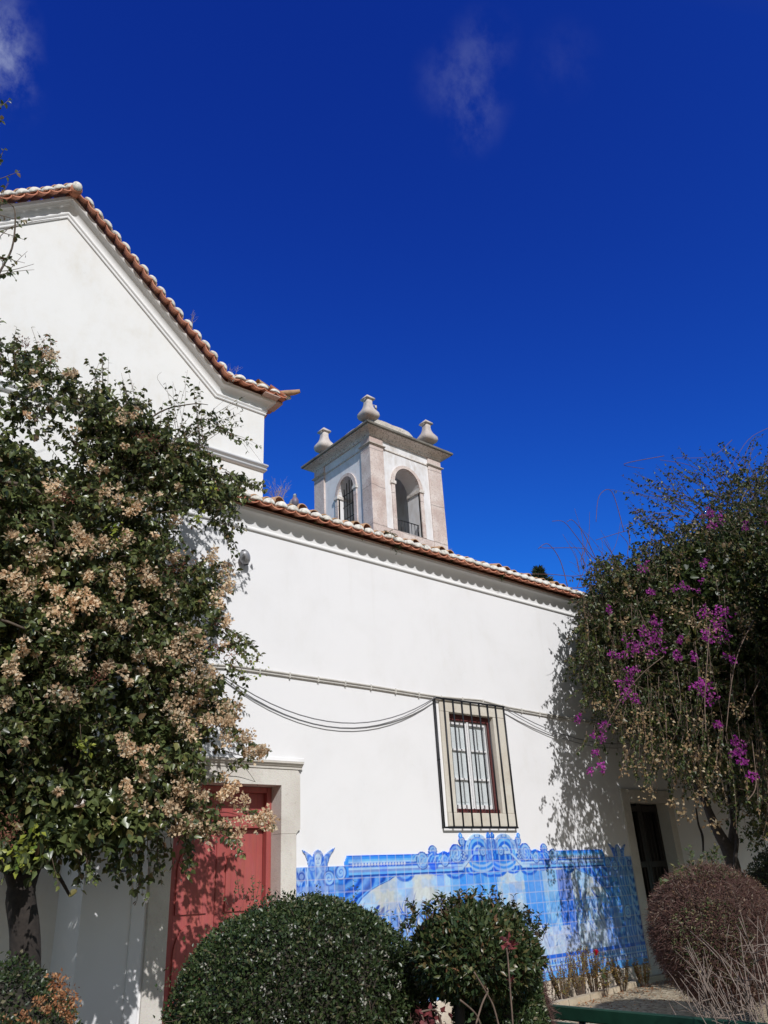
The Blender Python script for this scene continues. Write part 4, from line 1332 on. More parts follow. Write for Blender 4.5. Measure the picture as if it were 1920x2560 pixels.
# ================================================================== GLAZED TILE PICTURE
def vnoise(U, V, s, seed):
    r = np.random.default_rng(seed)
    g = r.random((256, 256))
    x = U * s; y = V * s
    xi = np.floor(x).astype(int); yi = np.floor(y).astype(int)
    fx = x - xi; fy = y - yi
    fx = fx * fx * (3 - 2 * fx); fy = fy * fy * (3 - 2 * fy)
    a = g[xi % 256, yi % 256]; b = g[(xi + 1) % 256, yi % 256]
    c = g[xi % 256, (yi + 1) % 256]; d = g[(xi + 1) % 256, (yi + 1) % 256]
    return (a * (1 - fx) + b * fx) * (1 - fy) + (c * (1 - fx) + d * fx) * fy
def fbm(U, V, s, seed, o=4):
    t = 0; a = .5; n = 0
    for k in range(o):
        t = t + a * vnoise(U, V, s * 2 ** k, seed + k); n += a; a *= .5
    return t / n
def azulejo():
    PX = 5.648; PZ = 0.28; WID = 6.76; CU = WID / 2
    st = 0.0095
    nu, nv = int(WID / st) + 1, int(2.02 / st) + 1
    u = np.linspace(0, WID, nu); v = np.linspace(0, 2.02, nv)
    Ur, V = np.meshgrid(u, v)
    U = Ur
    mU = np.minimum(U, WID - U)                 # the frame is symmetrical
    INK = np.array([0.008, 0.050, 0.36]); DEEP = np.array([0.014, 0.125, 0.66]); MID = np.array([0.045, 0.27, 0.84])
    LITE = np.array([0.18, 0.47, 0.88]); PALE = np.array([0.42, 0.60, 0.82]); CREAM = np.array([0.58, 0.60, 0.58]); WHITE = np.array([0.66, 0.71, 0.76])
    LAV = np.array([0.20, 0.30, 0.62])
    n1 = fbm(U, V, 3.0, 11); n2 = fbm(U, V, 9.0, 23); n3 = fbm(U, V, 30.0, 41, 3)
    # ---- sky and ground of the picture
    img = np.ones(U.shape + (3,)) * CREAM
    def blend(mask, col, a=1.0):
        nonlocal img
        m = np.clip(mask * a, 0, 1)[..., None]
        img = img * (1 - m) + np.asarray(col) * m
    def soft(x, w=.012):
        return np.clip(x / w + .5, 0, 1)
    blend(soft(n1 - .5, .18), LITE * .6 + PALE * .5, .75)
    blend(soft(n2 - .58, .1), MID * .5 + PALE * .5, .35)
    blend(soft(1.02 - V + .05 * (n1 - .5), .03) * soft(V - .82, .05), MID * .5 + LITE * .5, .8)      # distant hills
    blend(soft(.93 - V, .03), PALE, .75)
    blend(soft(n2 - .48, .08) * (V < .93), MID, .5)
    # crowd of figures and banners, brushed as slanting strokes
    for k in range(800):
        r = np.random.default_rng(900 + k)
        cu = r.uniform(.9, WID - .6); cv = r.uniform(.32, .92) if r.random() < .8 else r.uniform(.9, 1.1)
        an = r.uniform(-1.0, 1.0) + math.pi / 2; ln = r.uniform(.03, .17); w = r.uniform(.004, .022)
        i0, i1 = int((cu - .2) / st), int((cu + .2) / st); j0, j1 = max(0, int((cv - .2) / st)), int((cv + .2) / st)
        i0 = max(0, i0)
        uu = U[j0:j1, i0:i1] - cu; vv = V[j0:j1, i0:i1] - cv
        a = uu * math.cos(an) + vv * math.sin(an); b = -uu * math.sin(an) + vv * math.cos(an) + .3 * a * a / max(ln, .05)
        m = (soft(1 - np.sqrt((a / ln) ** 2 + (b / w) ** 2), .5))[..., None] * r.uniform(.5, .95)
        col = [WHITE, PALE, MID, DEEP, INK, INK][r.integers(0, 6)]
        img[j0:j1, i0:i1] = img[j0:j1, i0:i1] * (1 - m) + col * m
    # castle walls in the middle: blocks of blue beside a pale tower
    def rect(a, b, c, d, col, al=1.0, sl=0.0):
        uu = U - (V - c) * sl
        blend(soft(uu - a) * soft(b - uu) * soft(V - c) * soft(d - V), col, al)
    rect(2.5, 3.42, .95, 1.42, LITE * .7 + MID * .3, .9)
    rect(2.68, 2.83, .95, 1.42, MID, .9); rect(3.0, 3.16, .95, 1.42, MID, .8); rect(3.27, 3.42, 1.0, 1.42, MID, .9)
    rect(3.42, 4.0, .75, 1.42, PALE * .5 + CREAM * .5, 1)
    blend(soft(n2 - .5, .1) * ((U > 3.42) & (U < 4.0) & (V > .75) & (V < 1.42)), LITE, .6)
    rect(4.0, 4.42, .72, 1.42, MID * .8 + LITE * .2, .9)
    rect(4.42, 4.75, .6, 1.42, LITE, .6); rect(4.75, 5.1, .35, 1.42, DEEP, .75)
    # white scuffle lower right
    blend(soft(n2 + n3 * .3 - .55, .1) * ((U > 3.6) & (U < 6.0) & (V > .3) & (V < .66)), WHITE, .6)
    def stroke(pts, w, col, al=1.0, mir=False):
        X = mU if mir else U
        best = np.full(U.shape, 9.0)
        for (a, b), (c, d) in zip(pts[:-1], pts[1:]):
            du, dv = c - a, d - b
            t = np.clip(((X - a) * du + (V - b) * dv) / (du * du + dv * dv + 1e-9), 0, 1)
            best = np.minimum(best, np.hypot(X - a - t * du, V - b - t * dv))
        blend(soft(w - best, .01), col, al)
    stroke([(3.52, 1.16), (3.40, 1.0)], .006, INK, .8)
    stroke([(3.42, 1.58), (3.44, 1.3)], .005, INK, .8)
    for a, b, c, d in ((5.5, 1.0, 5.75, .6), (5.6, .95, 5.45, .6), (4.2, .9, 4.4, .4), (2.0, .8, 2.3, .5), (5.2, .85, 5.55, .5)):
        stroke([(a, b), (c, d)], .007, INK, .7)
    def disc(cu, cv, ru, rv, col, al=1.0, mir=True):
        X = mU if mir else U
        blend(soft(1 - np.sqrt(((X - cu) / ru) ** 2 + ((V - cv) / rv) ** 2), .12), col, al)
    def ring(cu, cv, r, w, col, al=1.0, mir=True):
        X = mU if mir else U
        blend(soft(w - np.abs(np.hypot(X - cu, V - cv) - r), .01), col, al)
    def volute(cu, cv, r, turns, s, base=MID, mir=True, ph=0.0):
        disc(cu, cv, r, r, DEEP, 1, mir)
        X = mU if mir else U
        dx, dy = X - cu, V - cv
        rr = np.hypot(dx, dy); th = np.arctan2(dy, dx) * s + ph
        sp = ((rr / r * turns - th / (2 * math.pi)) % 1.0)
        blend(soft(r * .96 - rr) * soft(.5 - np.abs(sp - .5) - .12, .2), PALE * .6 + LITE * .4, .9)
        ring(cu, cv, r * .95, .008, INK, .8, mir)
    # ---- drapery hanging from the cornice at both ends
    vb = 1.34 - 0.0 * mU
    edge = 1.42 - ((1.55 - mU) / .85) ** 1.5 * .0
    eU = np.interp(V, [.35, .62, .85, 1.01, 1.12, 1.2, 1.28, 1.33, 1.38, 1.44], [.70, .72, .74, .80, .90, .98, 1.12, 1.25, 1.42, 1.56])
    drape = soft(eU - mU, .02) * soft(1.46 - V) * soft(mU - .60)
    fold = np.sin((np.hypot(mU - .55, (V - 1.62) * 1.25)) * 42 + 2.5 * n1 + 3 * n2)
    blend(drape, DEEP, 1)
    blend(drape * soft(fold - .2, 1.1), LITE, .65)
    blend(drape * soft(-fold - .7, .5), INK, .7)
    blend(drape * soft(.02 - np.abs(eU - mU)), INK, .75)
    blend(drape * soft(.015 - np.abs(eU - mU - .045)), LITE, .7)
    blend(soft(.9 - V, .04) * soft(mU - .6) * soft(.98 - mU, .06), DEEP * .6 + MID * .4, .55)
    # scalloped valance
    for cu, w, dpt in ((1.70, .17, .10), (2.62, .20, .10), (2.97, .16, .07), (3.30, .21, .10), (2.30, .15, .05)):
        tv = 1.47 - dpt * np.sqrt(np.clip(1 - ((mU - cu) / w) ** 2, 0, 1)) * 1.1
        m = soft(V - tv) * soft(1.5 - V) * (np.abs(mU - cu) < w)
        blend(m, DEEP, 1)
        rr = np.hypot((mU - cu) / w, (V - 1.48) / (dpt * 1.1 + .02))
        blend(m * soft(np.sin(rr * 14), .8), LITE, .75)
        blend(m * soft(.10 - np.abs(rr - 1.0), .1), INK, .7)
    # big swag in the middle
    tv = 1.60 - .16 * np.sqrt(np.clip(1 - ((mU - 3.15) / .26) ** 2, 0, 1)) - .02
    m = soft(V - tv) * soft(1.68 - V) * (np.abs(mU - 3.15) < .26)
    blend(m, MID, 1); blend(m * soft(np.sin(np.hypot((mU - 3.15) * 1.0, (V - 1.72) * 1.4) * 70), .9), PALE, .75)
    # ---- frame: cornice with mouldings and beads
    fr = soft(mU - .70) * soft(2.78 - mU) * soft(V - 1.44)
    blend(fr, MID, 1)
    for a, b, c in ((1.44, 1.465, INK), (1.465, 1.49, LITE), (1.49, 1.52, LAV), (1.52, 1.545, PALE), (1.545, 1.56, DEEP), (1.56, 1.60, DEEP), (1.60, 1.615, PALE), (1.615, 1.64, LITE), (1.64, 1.67, MID), (1.67, 1.70, DEEP)):
        blend(soft(mU - .78) * soft(2.78 - mU) * soft(V - a, .004) * soft(b - V, .004), c, .95)
    beads = soft(.018 - np.hypot(((mU + .021) % .05) - .025, V - 1.58), .01) * soft(mU - .82) * soft(1.72 - mU)
    blend(beads, WHITE, .9)
    # raised centre: arches
    inner = soft(mU - 2.55) * soft(V - 1.56)
    blend(inner, DEEP, 1)
    blend(inner * soft(np.sin(mU * 60 + 6 * n2) * .5 + n2 - .55, .3), LITE, .7)
    t = np.clip((mU - 2.75) / .25, 0, 1)
    lineV = 1.49 + .19 * t
    blend(soft(mU - 2.6) * soft(.022 - np.abs(V - lineV)) * soft(3.22 - mU), PALE, .95)
    blend(soft(mU - 2.6) * soft(.006 - np.abs(V - lineV + .028)) * soft(3.22 - mU), INK, .8)
    for r_, c_, w_ in ((.235, PALE, .03), (.195, MID, .012), (.165, LITE, .02), (.13, DEEP, .02), (.09, PALE, .014)):
        X = np.hypot((mU - 3.10) / 1.0, (V - 1.68) / 1.02)
        blend(soft(w_ - np.abs(X - r_)) * (V > 1.66), c_, .95)
    for k in range(6):
        an = math.pi * (.14 + .145 * k)
        disc(3.10 + .225 * math.cos(an), 1.68 + .23 * math.sin(an), .013, .013, INK, .9)
    volute(3.19, 1.70, .065, 2.0, 1)
    volute(2.79, 1.83, .06, 1.8, -1)
    disc(2.77, 1.91, .035, .04, MID, 1); disc(2.77, 1.91, .016, .02, PALE, .8)
    volute(2.66, 1.68, .125, 2.6, 1)
    for a, b in ((2.76, 1.66), (2.80, 1.64), (2.78, 1.61), (2.83, 1.67), (2.84, 1.62), (2.80, 1.69)):
        disc(a, b, .022, .022, INK); disc(a, b, .014, .014, PALE)
    volute(2.43, 1.60, .08, 2, -1)
    volute(2.02, 1.605, .11, 2.6, 1, ph=1.0)
    volute(2.22, 1.715, .075, 1.8, -1)
    disc(2.22, 1.60, .10, .12, DEEP, .8)
    for k in range(14):
        r = np.random.default_rng(50 + k)
        a = 1.80 + .06 * k; b = 1.55 + .05 * r.random()
        stroke([(a, b), (a + .05, b + .07), (a + .10, b + .05 + .05 * r.random())], .008, PALE if k % 2 else LITE, .85, True)
    # central plume
    disc(CU, 1.77, .10, .19, DEEP, 1, False)
    for s in (-1, 1):
        for k in range(7):
            vv = 1.56 + .055 * k
            stroke([(CU + s * .012, vv), (CU + s * .05, vv + .035), (CU + s * .045, vv + .06)], .009, LITE if k % 2 else MID, .95)
        disc(CU + s * .045, 1.92, .028, .045, DEEP, 1, False); disc(CU + s * .045, 1.92, .012, .025, LITE, 1, False)
        disc(CU + s * .05, 1.63, .035, .06, DEEP, 1, False); disc(CU + s * .05, 1.635, .016, .04, MID, 1, False)
    stroke([(CU, 1.55), (CU, 1.93)], .006, PALE, .9)
    # ---- end piers with winged heads
    pr_ = soft(.72 - mU) * soft(1.59 - V)
    blend(pr_, MID * .7 + DEEP * .3, 1)
    for a, w, c in ((.03, .02, INK), (.165, .012, PALE), (.19, .01, INK), (.45, .016, PALE), (.475, .010, INK), (.60, .02, LITE)):
        blend(pr_ * soft(w - np.abs(mU - a)), c, .9)
    lf = np.sin(V * 46 + 3 * np.sin(mU * 40)) * np.cos((mU - .1) * 50)
    blend(pr_ * soft(lf - .1, .6) * (mU < .16), PALE, .7)
    blend(pr_ * soft(-lf - .4, .4) * (mU < .16), INK, .7)
    body = soft(.13 - np.abs(mU - .32) - .02 * np.sin(V * 20))
    blend(pr_ * body, LITE * .5 + LAV * .5, .9)
    blend(pr_ * body * soft(np.sin((mU - .32) * 90 + 5 * np.sin(V * 9)), .8), DEEP, .75)
    blend(pr_ * soft(np.sin(V * 33 + 8 * mU + 4 * n2), .8) * (mU > .48), INK, .55)
    blend(pr_ * soft(np.sin(V * 60 + 5 * n1), .8) * (mU > .48) * (mU < .6), LITE, .6)
    volute(.48, 1.44, .085, 2, 1)
    disc(.08, 1.47, .055, .065, LAV); ring(.08, 1.47, .04, .008, INK)
    volute(.66, 1.50, .085, 2, -1)
    disc(.66, .62, .10, .14, LAV, .7); volute(.33, .75, .11, 2, 1)
    blend(pr_ * soft(.03 - np.abs(V - 1.33)), LAV, .6)
    # cherub: hair, face, wings
    wing = np.zeros(U.shape)
    for s, (tx, ty), (bx_, by_) in ((-1, (.10, 1.755), (.24, 1.58)), (1, (.575, 1.775), (.40, 1.58))):
        X = mU
        du, dv = tx - bx_, ty - by_
        L2 = du * du + dv * dv
        t = np.clip(((X - bx_) * du + (V - by_) * dv) / L2, 0, 1)
        dd = np.hypot(X - bx_ - t * du + s * .03 * np.sin(t * 3.1), V - by_ - t * dv)
        w = .062 * (1 - t) ** .8 + .004
        m = soft(w - dd, .012)
        wing = np.maximum(wing, (dd < w + .006).astype(float) * (V > 1.55))
        blend(m, LAV * .8 + LITE * .3, 1)
        blend(m * soft(np.sin(t * 22 + dd * 120), .8), DEEP, .7)
    disc(.325, 1.672, .078, .088, DEEP); disc(.325, 1.70, .065, .06, LAV)
    disc(.32, 1.645, .05, .072, PALE * .6 + WHITE * .4)
    for s in (-1, 1):
        disc(.32 + s * .019, 1.655, .009, .006, INK, .9); stroke([(.32 + s * .01, 1.672), (.32 + s * .03, 1.674)], .003, DEEP, .8, True)
    stroke([(.32, 1.65), (.316, 1.632), (.324, 1.63)], .003, DEEP, .7, True)
    stroke([(.308, 1.612), (.332, 1.612)], .004, DEEP, .9, True)
    stroke([(.32, 1.575), (.36, 1.52), (.27, 1.40)], .016, PALE, .9, True)
    # ---- skirting: arcade and beads
    for a, b, c in ((0, .10, LITE * .6 + MID * .4), (.10, .17, DEEP), (.17, .185, PALE), (.185, .215, LITE), (.215, .25, PALE), (.25, .31, DEEP)):
        blend(soft(V - a, .006) * soft(b - V, .006), c, .95)
    blend(soft(.5 - np.abs(((U / .06) % 1) - .5) - .25, .2) * soft(V - .19) * soft(.245 - V), DEEP, .9)
    blend(soft(1 - np.hypot((((U / .075) % 1) - .5) / .36, (V - .135) / .026), .2), PALE, .95)
    # ---- every tile has its own glaze and there are pale joints
    tu = np.floor(U / .1408).astype(int); tv_ = np.floor((V + .035) / .1463).astype(int)
    r = np.random.default_rng(5)
    T1 = r.random((64, 64)); T2 = r.random((64, 64))
    q = T1[tu % 64, tv_ % 64]; q2 = T2[tu % 64, tv_ % 64]
    lum = (.88 + .22 * q)[..., None]
    img = img * lum
    odd = (q2 > .9)[..., None] * .38
    img = img * (1 - odd) + (LAV * (.6 + img.mean(-1, keepdims=True))) * odd
    deep = ((q2 < .07) & (V > 1.0))[..., None] * .45
    img = img * (1 - deep) + img * np.array([.25, .5, 1.25]) * deep
    img = img * (1 + (n3 - .5)[..., None] * .3)
    img = img * np.array([.9, .95, 1.0])
    ju = np.minimum((U / .1408) % 1, 1 - (U / .1408) % 1) * .1408
    jv = np.minimum(((V + .035) / .1463) % 1, 1 - ((V + .035) / .1463) % 1) * .1463
    j = np.clip(1.25 - np.minimum(ju, jv) / .0065, 0, 1)[..., None]
    img = img * (1 - j * .55) + np.array([.56, .55, .64]) * j * .55
    img = np.clip(img, 0.004, .85)
    # ---- outline
    body_ = (V < 1.575)
    corn = (mU > .72 + np.clip(1.69 - V, 0, 1) * .0 ) & (V < np.where(mU < .76, 1.58 + (mU - .70) * 1.8, 1.69))
    msk = body_ | corn
    msk |= (np.hypot((mU - .325) / .082, (V - 1.672) / .092) < 1) | (wing > 0)
    for cu, cv, r_ in ((2.02, 1.605, .115), (2.22, 1.715, .082), (2.66, 1.68, .13), (2.79, 1.84, .066), (2.77, 1.91, .038), (2.43, 1.62, .10)):
        msk |= np.hypot(mU - cu, V - cv) < r_
    msk |= (np.hypot(mU - 3.10, V - 1.68) < .262) | ((mU > 2.66) & (V < 1.74))
    msk |= ((mU > 2.76) & (mU < 2.9) & (V < 1.85))
    pl = np.abs(U - CU)
    msk |= (pl < .10) & (V < 1.86) | (np.hypot(pl - .045, (V - 1.90) * .75) < .042)
    for k in range(7):
        a = 2.36 + .035 * k
        msk |= np.hypot(mU - a, V - 1.68) < .026 + .008 * (k % 2)
    c = msk[:-1, :-1] & msk[1:, :-1] & msk[:-1, 1:] & msk[1:, 1:]
    jj, ii = np.nonzero(c)
    yf = YW - .014
    Vt = np.stack([PX + Ur, np.full(Ur.shape, yf), PZ + V], -1).reshape(-1, 3)
    # a little waviness so that the glaze catches light tile by tile
    offs = ((T2[tu % 64, tv_ % 64] - .5) * .0025 + (U / .1408 % 1 - .5) * (T1[tv_ % 64, tu % 64] - .5) * .003).reshape(-1)
    Vt[:, 1] += offs
    idx = jj * nu + ii
    F = np.stack([idx, idx + 1, idx + 1 + nu, idx + nu], 1)
    # skirts round the outline
    cp_ = np.pad(c, 1)
    S = []
    base = len(Vt)
    back = Vt.copy(); back[:, 1] = YW + .002
    for (dj, di), (a, b) in (((-1, 0), (0, 1)), ((1, 0), (nu + 1, nu)), ((0, -1), (nu, 0)), ((0, 1), (1, nu + 1))):
        nb = cp_[1 + dj: cp_.shape[0] - 1 + dj, 1 + di: cp_.shape[1] - 1 + di]
        j2, i2 = np.nonzero(c & ~nb)
        id2 = j2 * nu + i2
        S.append(np.stack([id2 + a, id2 + a + base, id2 + b + base, id2 + b], 1))
    F = np.concatenate([F] + S, 0)
    Vall = np.concatenate([Vt, back], 0)
    used = np.unique(F)
    remap = -np.ones(len(Vall), int); remap[used] = np.arange(len(used))
    m, nt, b = new_mat('glazed_painted_tiles')
    at = N(nt, 'ShaderNodeAttribute'); at.attribute_name = 'glaze'
    nt.links.new(at.outputs['Color'], b.inputs['Base Color'])
    b.inputs['Roughness'].default_value = 0.28
    b.inputs['Specular IOR Level'].default_value = 0.35
    nn = noise(nt, 6, 3, .5); bump(nt, b, nn.outputs['Fac'], .12, .01)
    o = np_mesh('tile_picture', Vall[used], remap[F], m)
    col = np.concatenate([img.reshape(-1, 3), img.reshape(-1, 3)], 0)[used]
    ca = o.data.color_attributes.new('glaze', 'FLOAT_COLOR', 'POINT')
    ca.data.foreach_set('color', np.concatenate([col, np.ones((len(col), 1))], 1).astype(np.float32).ravel())
    tag(o, 'blue and white glazed tile picture with scrolled top and winged heads on the wall', 'tile panel')
azulejo()

# ================================================================== BENCH
def bench():
    t = thing('park_bench', 'dark green slatted bench at the lower right edge of the cobble path', 'bench', (4.4, 2.4, 0))
    y0, y1 = .6, 4.06
    for z, x in ((.72, 4.60), (.575, 4.575), (.845 - .0, 4.62)):
        pass
    for k, (z0, z1, x) in enumerate(((.775, .855, 4.60), (.675, .765, 4.585), (.575, .665, 4.57))):
        mb = MB(); mb.bbox(x - .018, x + .018, y0, y1, z0, z1, .008)
        mb.build('back_slat', M['bench'], t)
    for k in range(5):
        x = 4.10 + .092 * k
        mb = MB(); mb.bbox(x - .04, x + .04, y0, y1, .42, .45, .008)
        mb.build('seat_slat', M['bench'], t)
    for y in (y0 + .25, (y0 + y1) / 2, y1 - .35):
        mb = MB()
        mb.tube([(4.57, y, 0), (4.54, y, .40), (4.56, y, .60), (4.63, y, .84)], .022, 8)
        mb.tube([(4.06, y, 0), (4.09, y, .40), (4.54, y, .40)], .022, 8)
        mb.build('leg', M['iron'], t)
bench()

# ================================================================== BIRD
def pigeon():
    p = on_y(736, 1254, YW - .10)
    t = thing('pigeon', 'grey pigeon perched upright on the eave tiles left of the bell tower', 'bird', (p.x, p.y, p.z - .13))
    gm, nt, b = new_mat('grey_plumage')
    g = N(nt, 'ShaderNodeNewGeometry'); sp = N(nt, 'ShaderNodeSeparateXYZ'); nt.links.new(g.outputs['Position'], sp.inputs[0])
    mr = N(nt, 'ShaderNodeMapRange'); mr.inputs['From Min'].default_value = p.z - .12; mr.inputs['From Max'].default_value = p.z + .13
    nt.links.new(sp.outputs['Z'], mr.inputs['Value'])
    r = ramp(nt, mr.outputs['Result'], [(0, (.07, .075, .10)), (.35, (.12, .12, .17)), (.55, (.2, .13, .19)), (.8, (.12, .14, .17)), (.86, (.3, .36, .42)), (1, (.3, .34, .4))])
    nt.links.new(r.outputs['Color'], b.inputs['Base Color'])
    mb = MB()
    body = [((.0, 0, -.145), .008), ((.0, .01, -.12), .022), ((0, 0, -.08), .045), ((0, -.012, -.03), .058), ((0, -.016, .015), .052), ((0, -.012, .05), .034), ((0, -.008, .075), .023), ((0, -.012, .095), .026), ((0, -.014, .112), .02), ((0, -.014, .12), .006)]
    mb.tube([p + Vector(c) for c, _ in body], [r_ for _, r_ in body], 14)
    mb.build('body', gm, t)
    mb = MB(); mb.tube([p + Vector((.0, -.03, .098)), p + Vector((.003, -.058, .09))], .006, 6, r1=.002); mb.build('beak', M['lamp_dark'], t)
    for s in (-1, 1):
        mb = MB()
        mb.tube([p + Vector((s * .045, .0, .02)), p + Vector((s * .055, .012, -.04)), p + Vector((s * .03, .03, -.12)), p + Vector((s * .01, .04, -.16))], [.014, .026, .018, .006], 8)
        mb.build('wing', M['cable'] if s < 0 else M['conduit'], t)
        mb = MB(); mb.tube([p + Vector((s * .02, -.01, -.09)), p + Vector((s * .022, -.015, -.15))], .006, 6); mb.build('leg', M['terracotta'], t)
pigeon()

# ================================================================== VEGETATION
def tubes_obj(name, PL, r0, r1, mat, parent):
    V, F = stems_geo(PL, r0, r1)
    return np_mesh(name, V, F, mat, parent, True)
def cluster(cen, n, rad_, size, r=rng):
    """papery bracts gathered round a point"""
    cen = np.repeat(np.asarray(cen), n, 0)
    k = len(cen)
    off = rnd_dir(k, r) * (r.random((k, 1)) ** .5)
    P = cen + off * rad_
    D = unit(off + rnd_dir(k, r) * .6)
    Nn = unit(rnd_dir(k, r) + SUNV * .6 + np.array([0, -.2, .2]))
    Ln = size * r.uniform(.7, 1.25, k)
    return P, D, Nn, Ln, Ln * r.uniform(.75, 1.0, k)

# ---- left bougainvillea
LV = thing('bougainvillea', 'huge dark green bougainvillea with dried tan bracts leaning over the left wall', 'climbing shrub', (1.9, 6.1, 0))
r1 = np.random.default_rng(101)
poly_main = [(-260, 900), (0, 880), (110, 905), (200, 960), (270, 1040), (330, 1120), (420, 1190), (470, 1160), (510, 1190), (540, 1260), (520, 1330), (520, 1420), (550, 1500),
             (540, 1590), (500, 1640), (560, 1760), (590, 1880), (570, 1990), (540, 2060), (480, 2085), (400, 2100), (330, 2130), (250, 2110), (120, 2120), (0, 2130), (-260, 2130)]
def ydepth(px, py, r):
    """how far out the foliage hangs: closer at lower left, near the wall on its right side"""
    base = 6.45 + np.clip(px, -200, 600) / 600 * .65
    base = base + np.clip((1500 - py) / 900, 0, 1) * .2 + np.clip((py - 1780) / 250, 0, 1) * .45 * (px < 330)
    return base + r.uniform(0, 1.0, len(px)) * .75
q = sample_poly(poly_main, 4700, r1)
keep = ~(((q[:, 0] - 470) / 60) ** 2 + ((q[:, 1] - 1345) / 75) ** 2 < 1)
keep &= ~(((q[:, 0] - 362) / 26) ** 2 + ((q[:, 1] - 1780) / 55) ** 2 < 1)
keep &= ~(((q[:, 0] - 275) / 28) ** 2 + ((q[:, 1] - 1912) / 32) ** 2 < 1)
dens = fbm(q[:, 0] / 400., q[:, 1] / 400., 3.0, 77)
keep &= (dens > .34)
top_loose = (q[:, 1] < np.where(q[:, 0] > 190, 1030, 1150)) & (r1.random(len(q)) < .5)
keep &= ~top_loose
q = q[keep]
q = np.concatenate([q, sample_poly([(150, 985), (250, 1000), (330, 1015), (400, 1080), (470, 1120), (540, 1180), (590, 1225), (560, 1290), (430, 1240), (250, 1120)], 420, r1)])
P0 = pix_pts(q[:, 0], q[:, 1], ydepth(q[:, 0], q[:, 1], r1))
D0 = unit(rnd_dir(len(P0), r1) + np.array([.15, -.45, .35]))
Ls = r1.uniform(.16, .42, len(P0))
S_main = shoots(P0, D0, Ls, 7, .35, .15, r1)
# long escaping shoots: start px, end px, depth, leaves
esc = [((250, 1010), (248, 880)), ((200, 1000), (100, 830)), ((400, 1150), (430, 990)), ((330, 1130), (300, 950)), ((300, 1120), (330, 960)), ((300, 1130), (250, 930)), ((440, 1180), (445, 950)),
       ((380, 1180), (520, 1030)), ((430, 1120), (590, 985)), ((470, 1120), (600, 1030)), ((500, 1100), (530, 1210)), ((490, 1160), (560, 1210)), ((520, 1050), (612, 1105)), ((540, 1200), (660, 1215)),
       ((560, 1190), (650, 1210)), ((560, 1230), (580, 1330)), ((500, 1120), (480, 960)), ((280, 1080), (370, 1000)), ((350, 1090), (310, 930)), ((120, 950), (105, 840)), ((60, 930), (20, 830)), ((0, 930), (-20, 810)),
       ((560, 1300), (585, 1370)), ((540, 1560), (650, 1615)), ((550, 1580), (640, 1650)), ((540, 1620), (620, 1600)), ((560, 1640), (615, 1720)), ((590, 1860), (650, 1880)), ((590, 2020), (680, 2055)), ((560, 2040), (600, 2110)),
       ((320, 2120), (340, 2200)), ((350, 2100), (360, 2230)), ((470, 2060), (455, 2170)), ((210, 2110), (235, 2190)), ((280, 2100), (290, 2180)), ((400, 2090), (395, 2180)), ((120, 2110), (130, 2170))]
q = []; e_ = []
for (a, b) in esc:
    k = 5
    for i in range(k):
        q.append((a[0] + r1.normal() * 9, a[1] + r1.normal() * 9)); e_.append((b[0] + r1.normal() * 14, b[1] + r1.normal() * 14))
q = np.array(q); e_ = np.array(e_)
Yd = 6.75 + np.clip(q[:, 0], 0, 600) / 600 * .75 + r1.uniform(-.15, .15, len(q))
A = pix_pts(q[:, 0], q[:, 1], Yd); B = pix_pts(e_[:, 0], e_[:, 1], Yd + r1.uniform(-.15, .35, len(q)))
S_esc = shoots(A, unit(B - A), np.linalg.norm(B - A, axis=1), 7, .05, .10, r1)
parts = [leaves_on(S_main, 19, .064, .046, r1), leaves_on(S_esc, 17, .056, .041, r1, .1)]
# thin curtain of leaves at the far upper left, and shoots against the sky
up_a = [((-60, 640), (60, 560)), ((-60, 560), (70, 600)), ((-80, 520), (85, 545)), ((-40, 700), (40, 470)), ((-60, 700), (90, 668)), ((-60, 480), (40, 420)), ((-80, 600), (60, 660)), ((-30, 420), (3, 200)), ((-20, 300), (14, 235)), ((-30, 400), (10, 300)),
        ((-10, 420), (12, 372)), ((-80, 740), (80, 640)), ((-40, 620), (30, 440)), ((-60, 650), (25, 640)), ((-60, 580), (40, 690)), ((-60, 520), (40, 500))]
q = np.array([a for a, b in up_a], float); e_ = np.array([b for a, b in up_a], float)
Yd = np.full(len(q), 6.9)
A = pix_pts(q[:, 0], q[:, 1], Yd); B = pix_pts(e_[:, 0], e_[:, 1], Yd)
S_up = shoots(A, unit(B - A), np.linalg.norm(B - A, axis=1), 8, .06, .12, r1)
parts.append(leaves_on(S_up, 15, .052, .038, r1, .1))
# bigger, glossier leaves on the lowest boughs
q = sample_poly([(-40, 1960), (120, 1940), (230, 1980), (330, 2010), (340, 2080), (260, 2100), (120, 2110), (-40, 2110)], 260, r1)
Pf = pix_pts(q[:, 0], q[:, 1], 6.75 + r1.uniform(0, .35, len(q)))
S_l = shoots(Pf, unit(rnd_dir(len(Pf), r1) + np.array([.1, -.3, .2])), r1.uniform(.16, .3, len(Pf)), 6, .4, .15, r1)
parts.append(leaves_on(S_l, 12, .088, .062, r1))
# the crown carries on towards the sun, beyond the left edge of the view
q = sample_poly([(-620, 700), (-190, 900), (-170, 2000), (-620, 2040)], 700, r1)
Pf = pix_pts(q[:, 0], q[:, 1], 6.4 + r1.uniform(0, 1.0, len(q)))
S_f = shoots(Pf, unit(rnd_dir(len(Pf), r1) + np.array([.1, -.3, .2])), r1.uniform(.16, .4, len(Pf)), 6, .4, .15, r1)
parts.append(leaves_on(S_f, 15, .070, .05, r1))
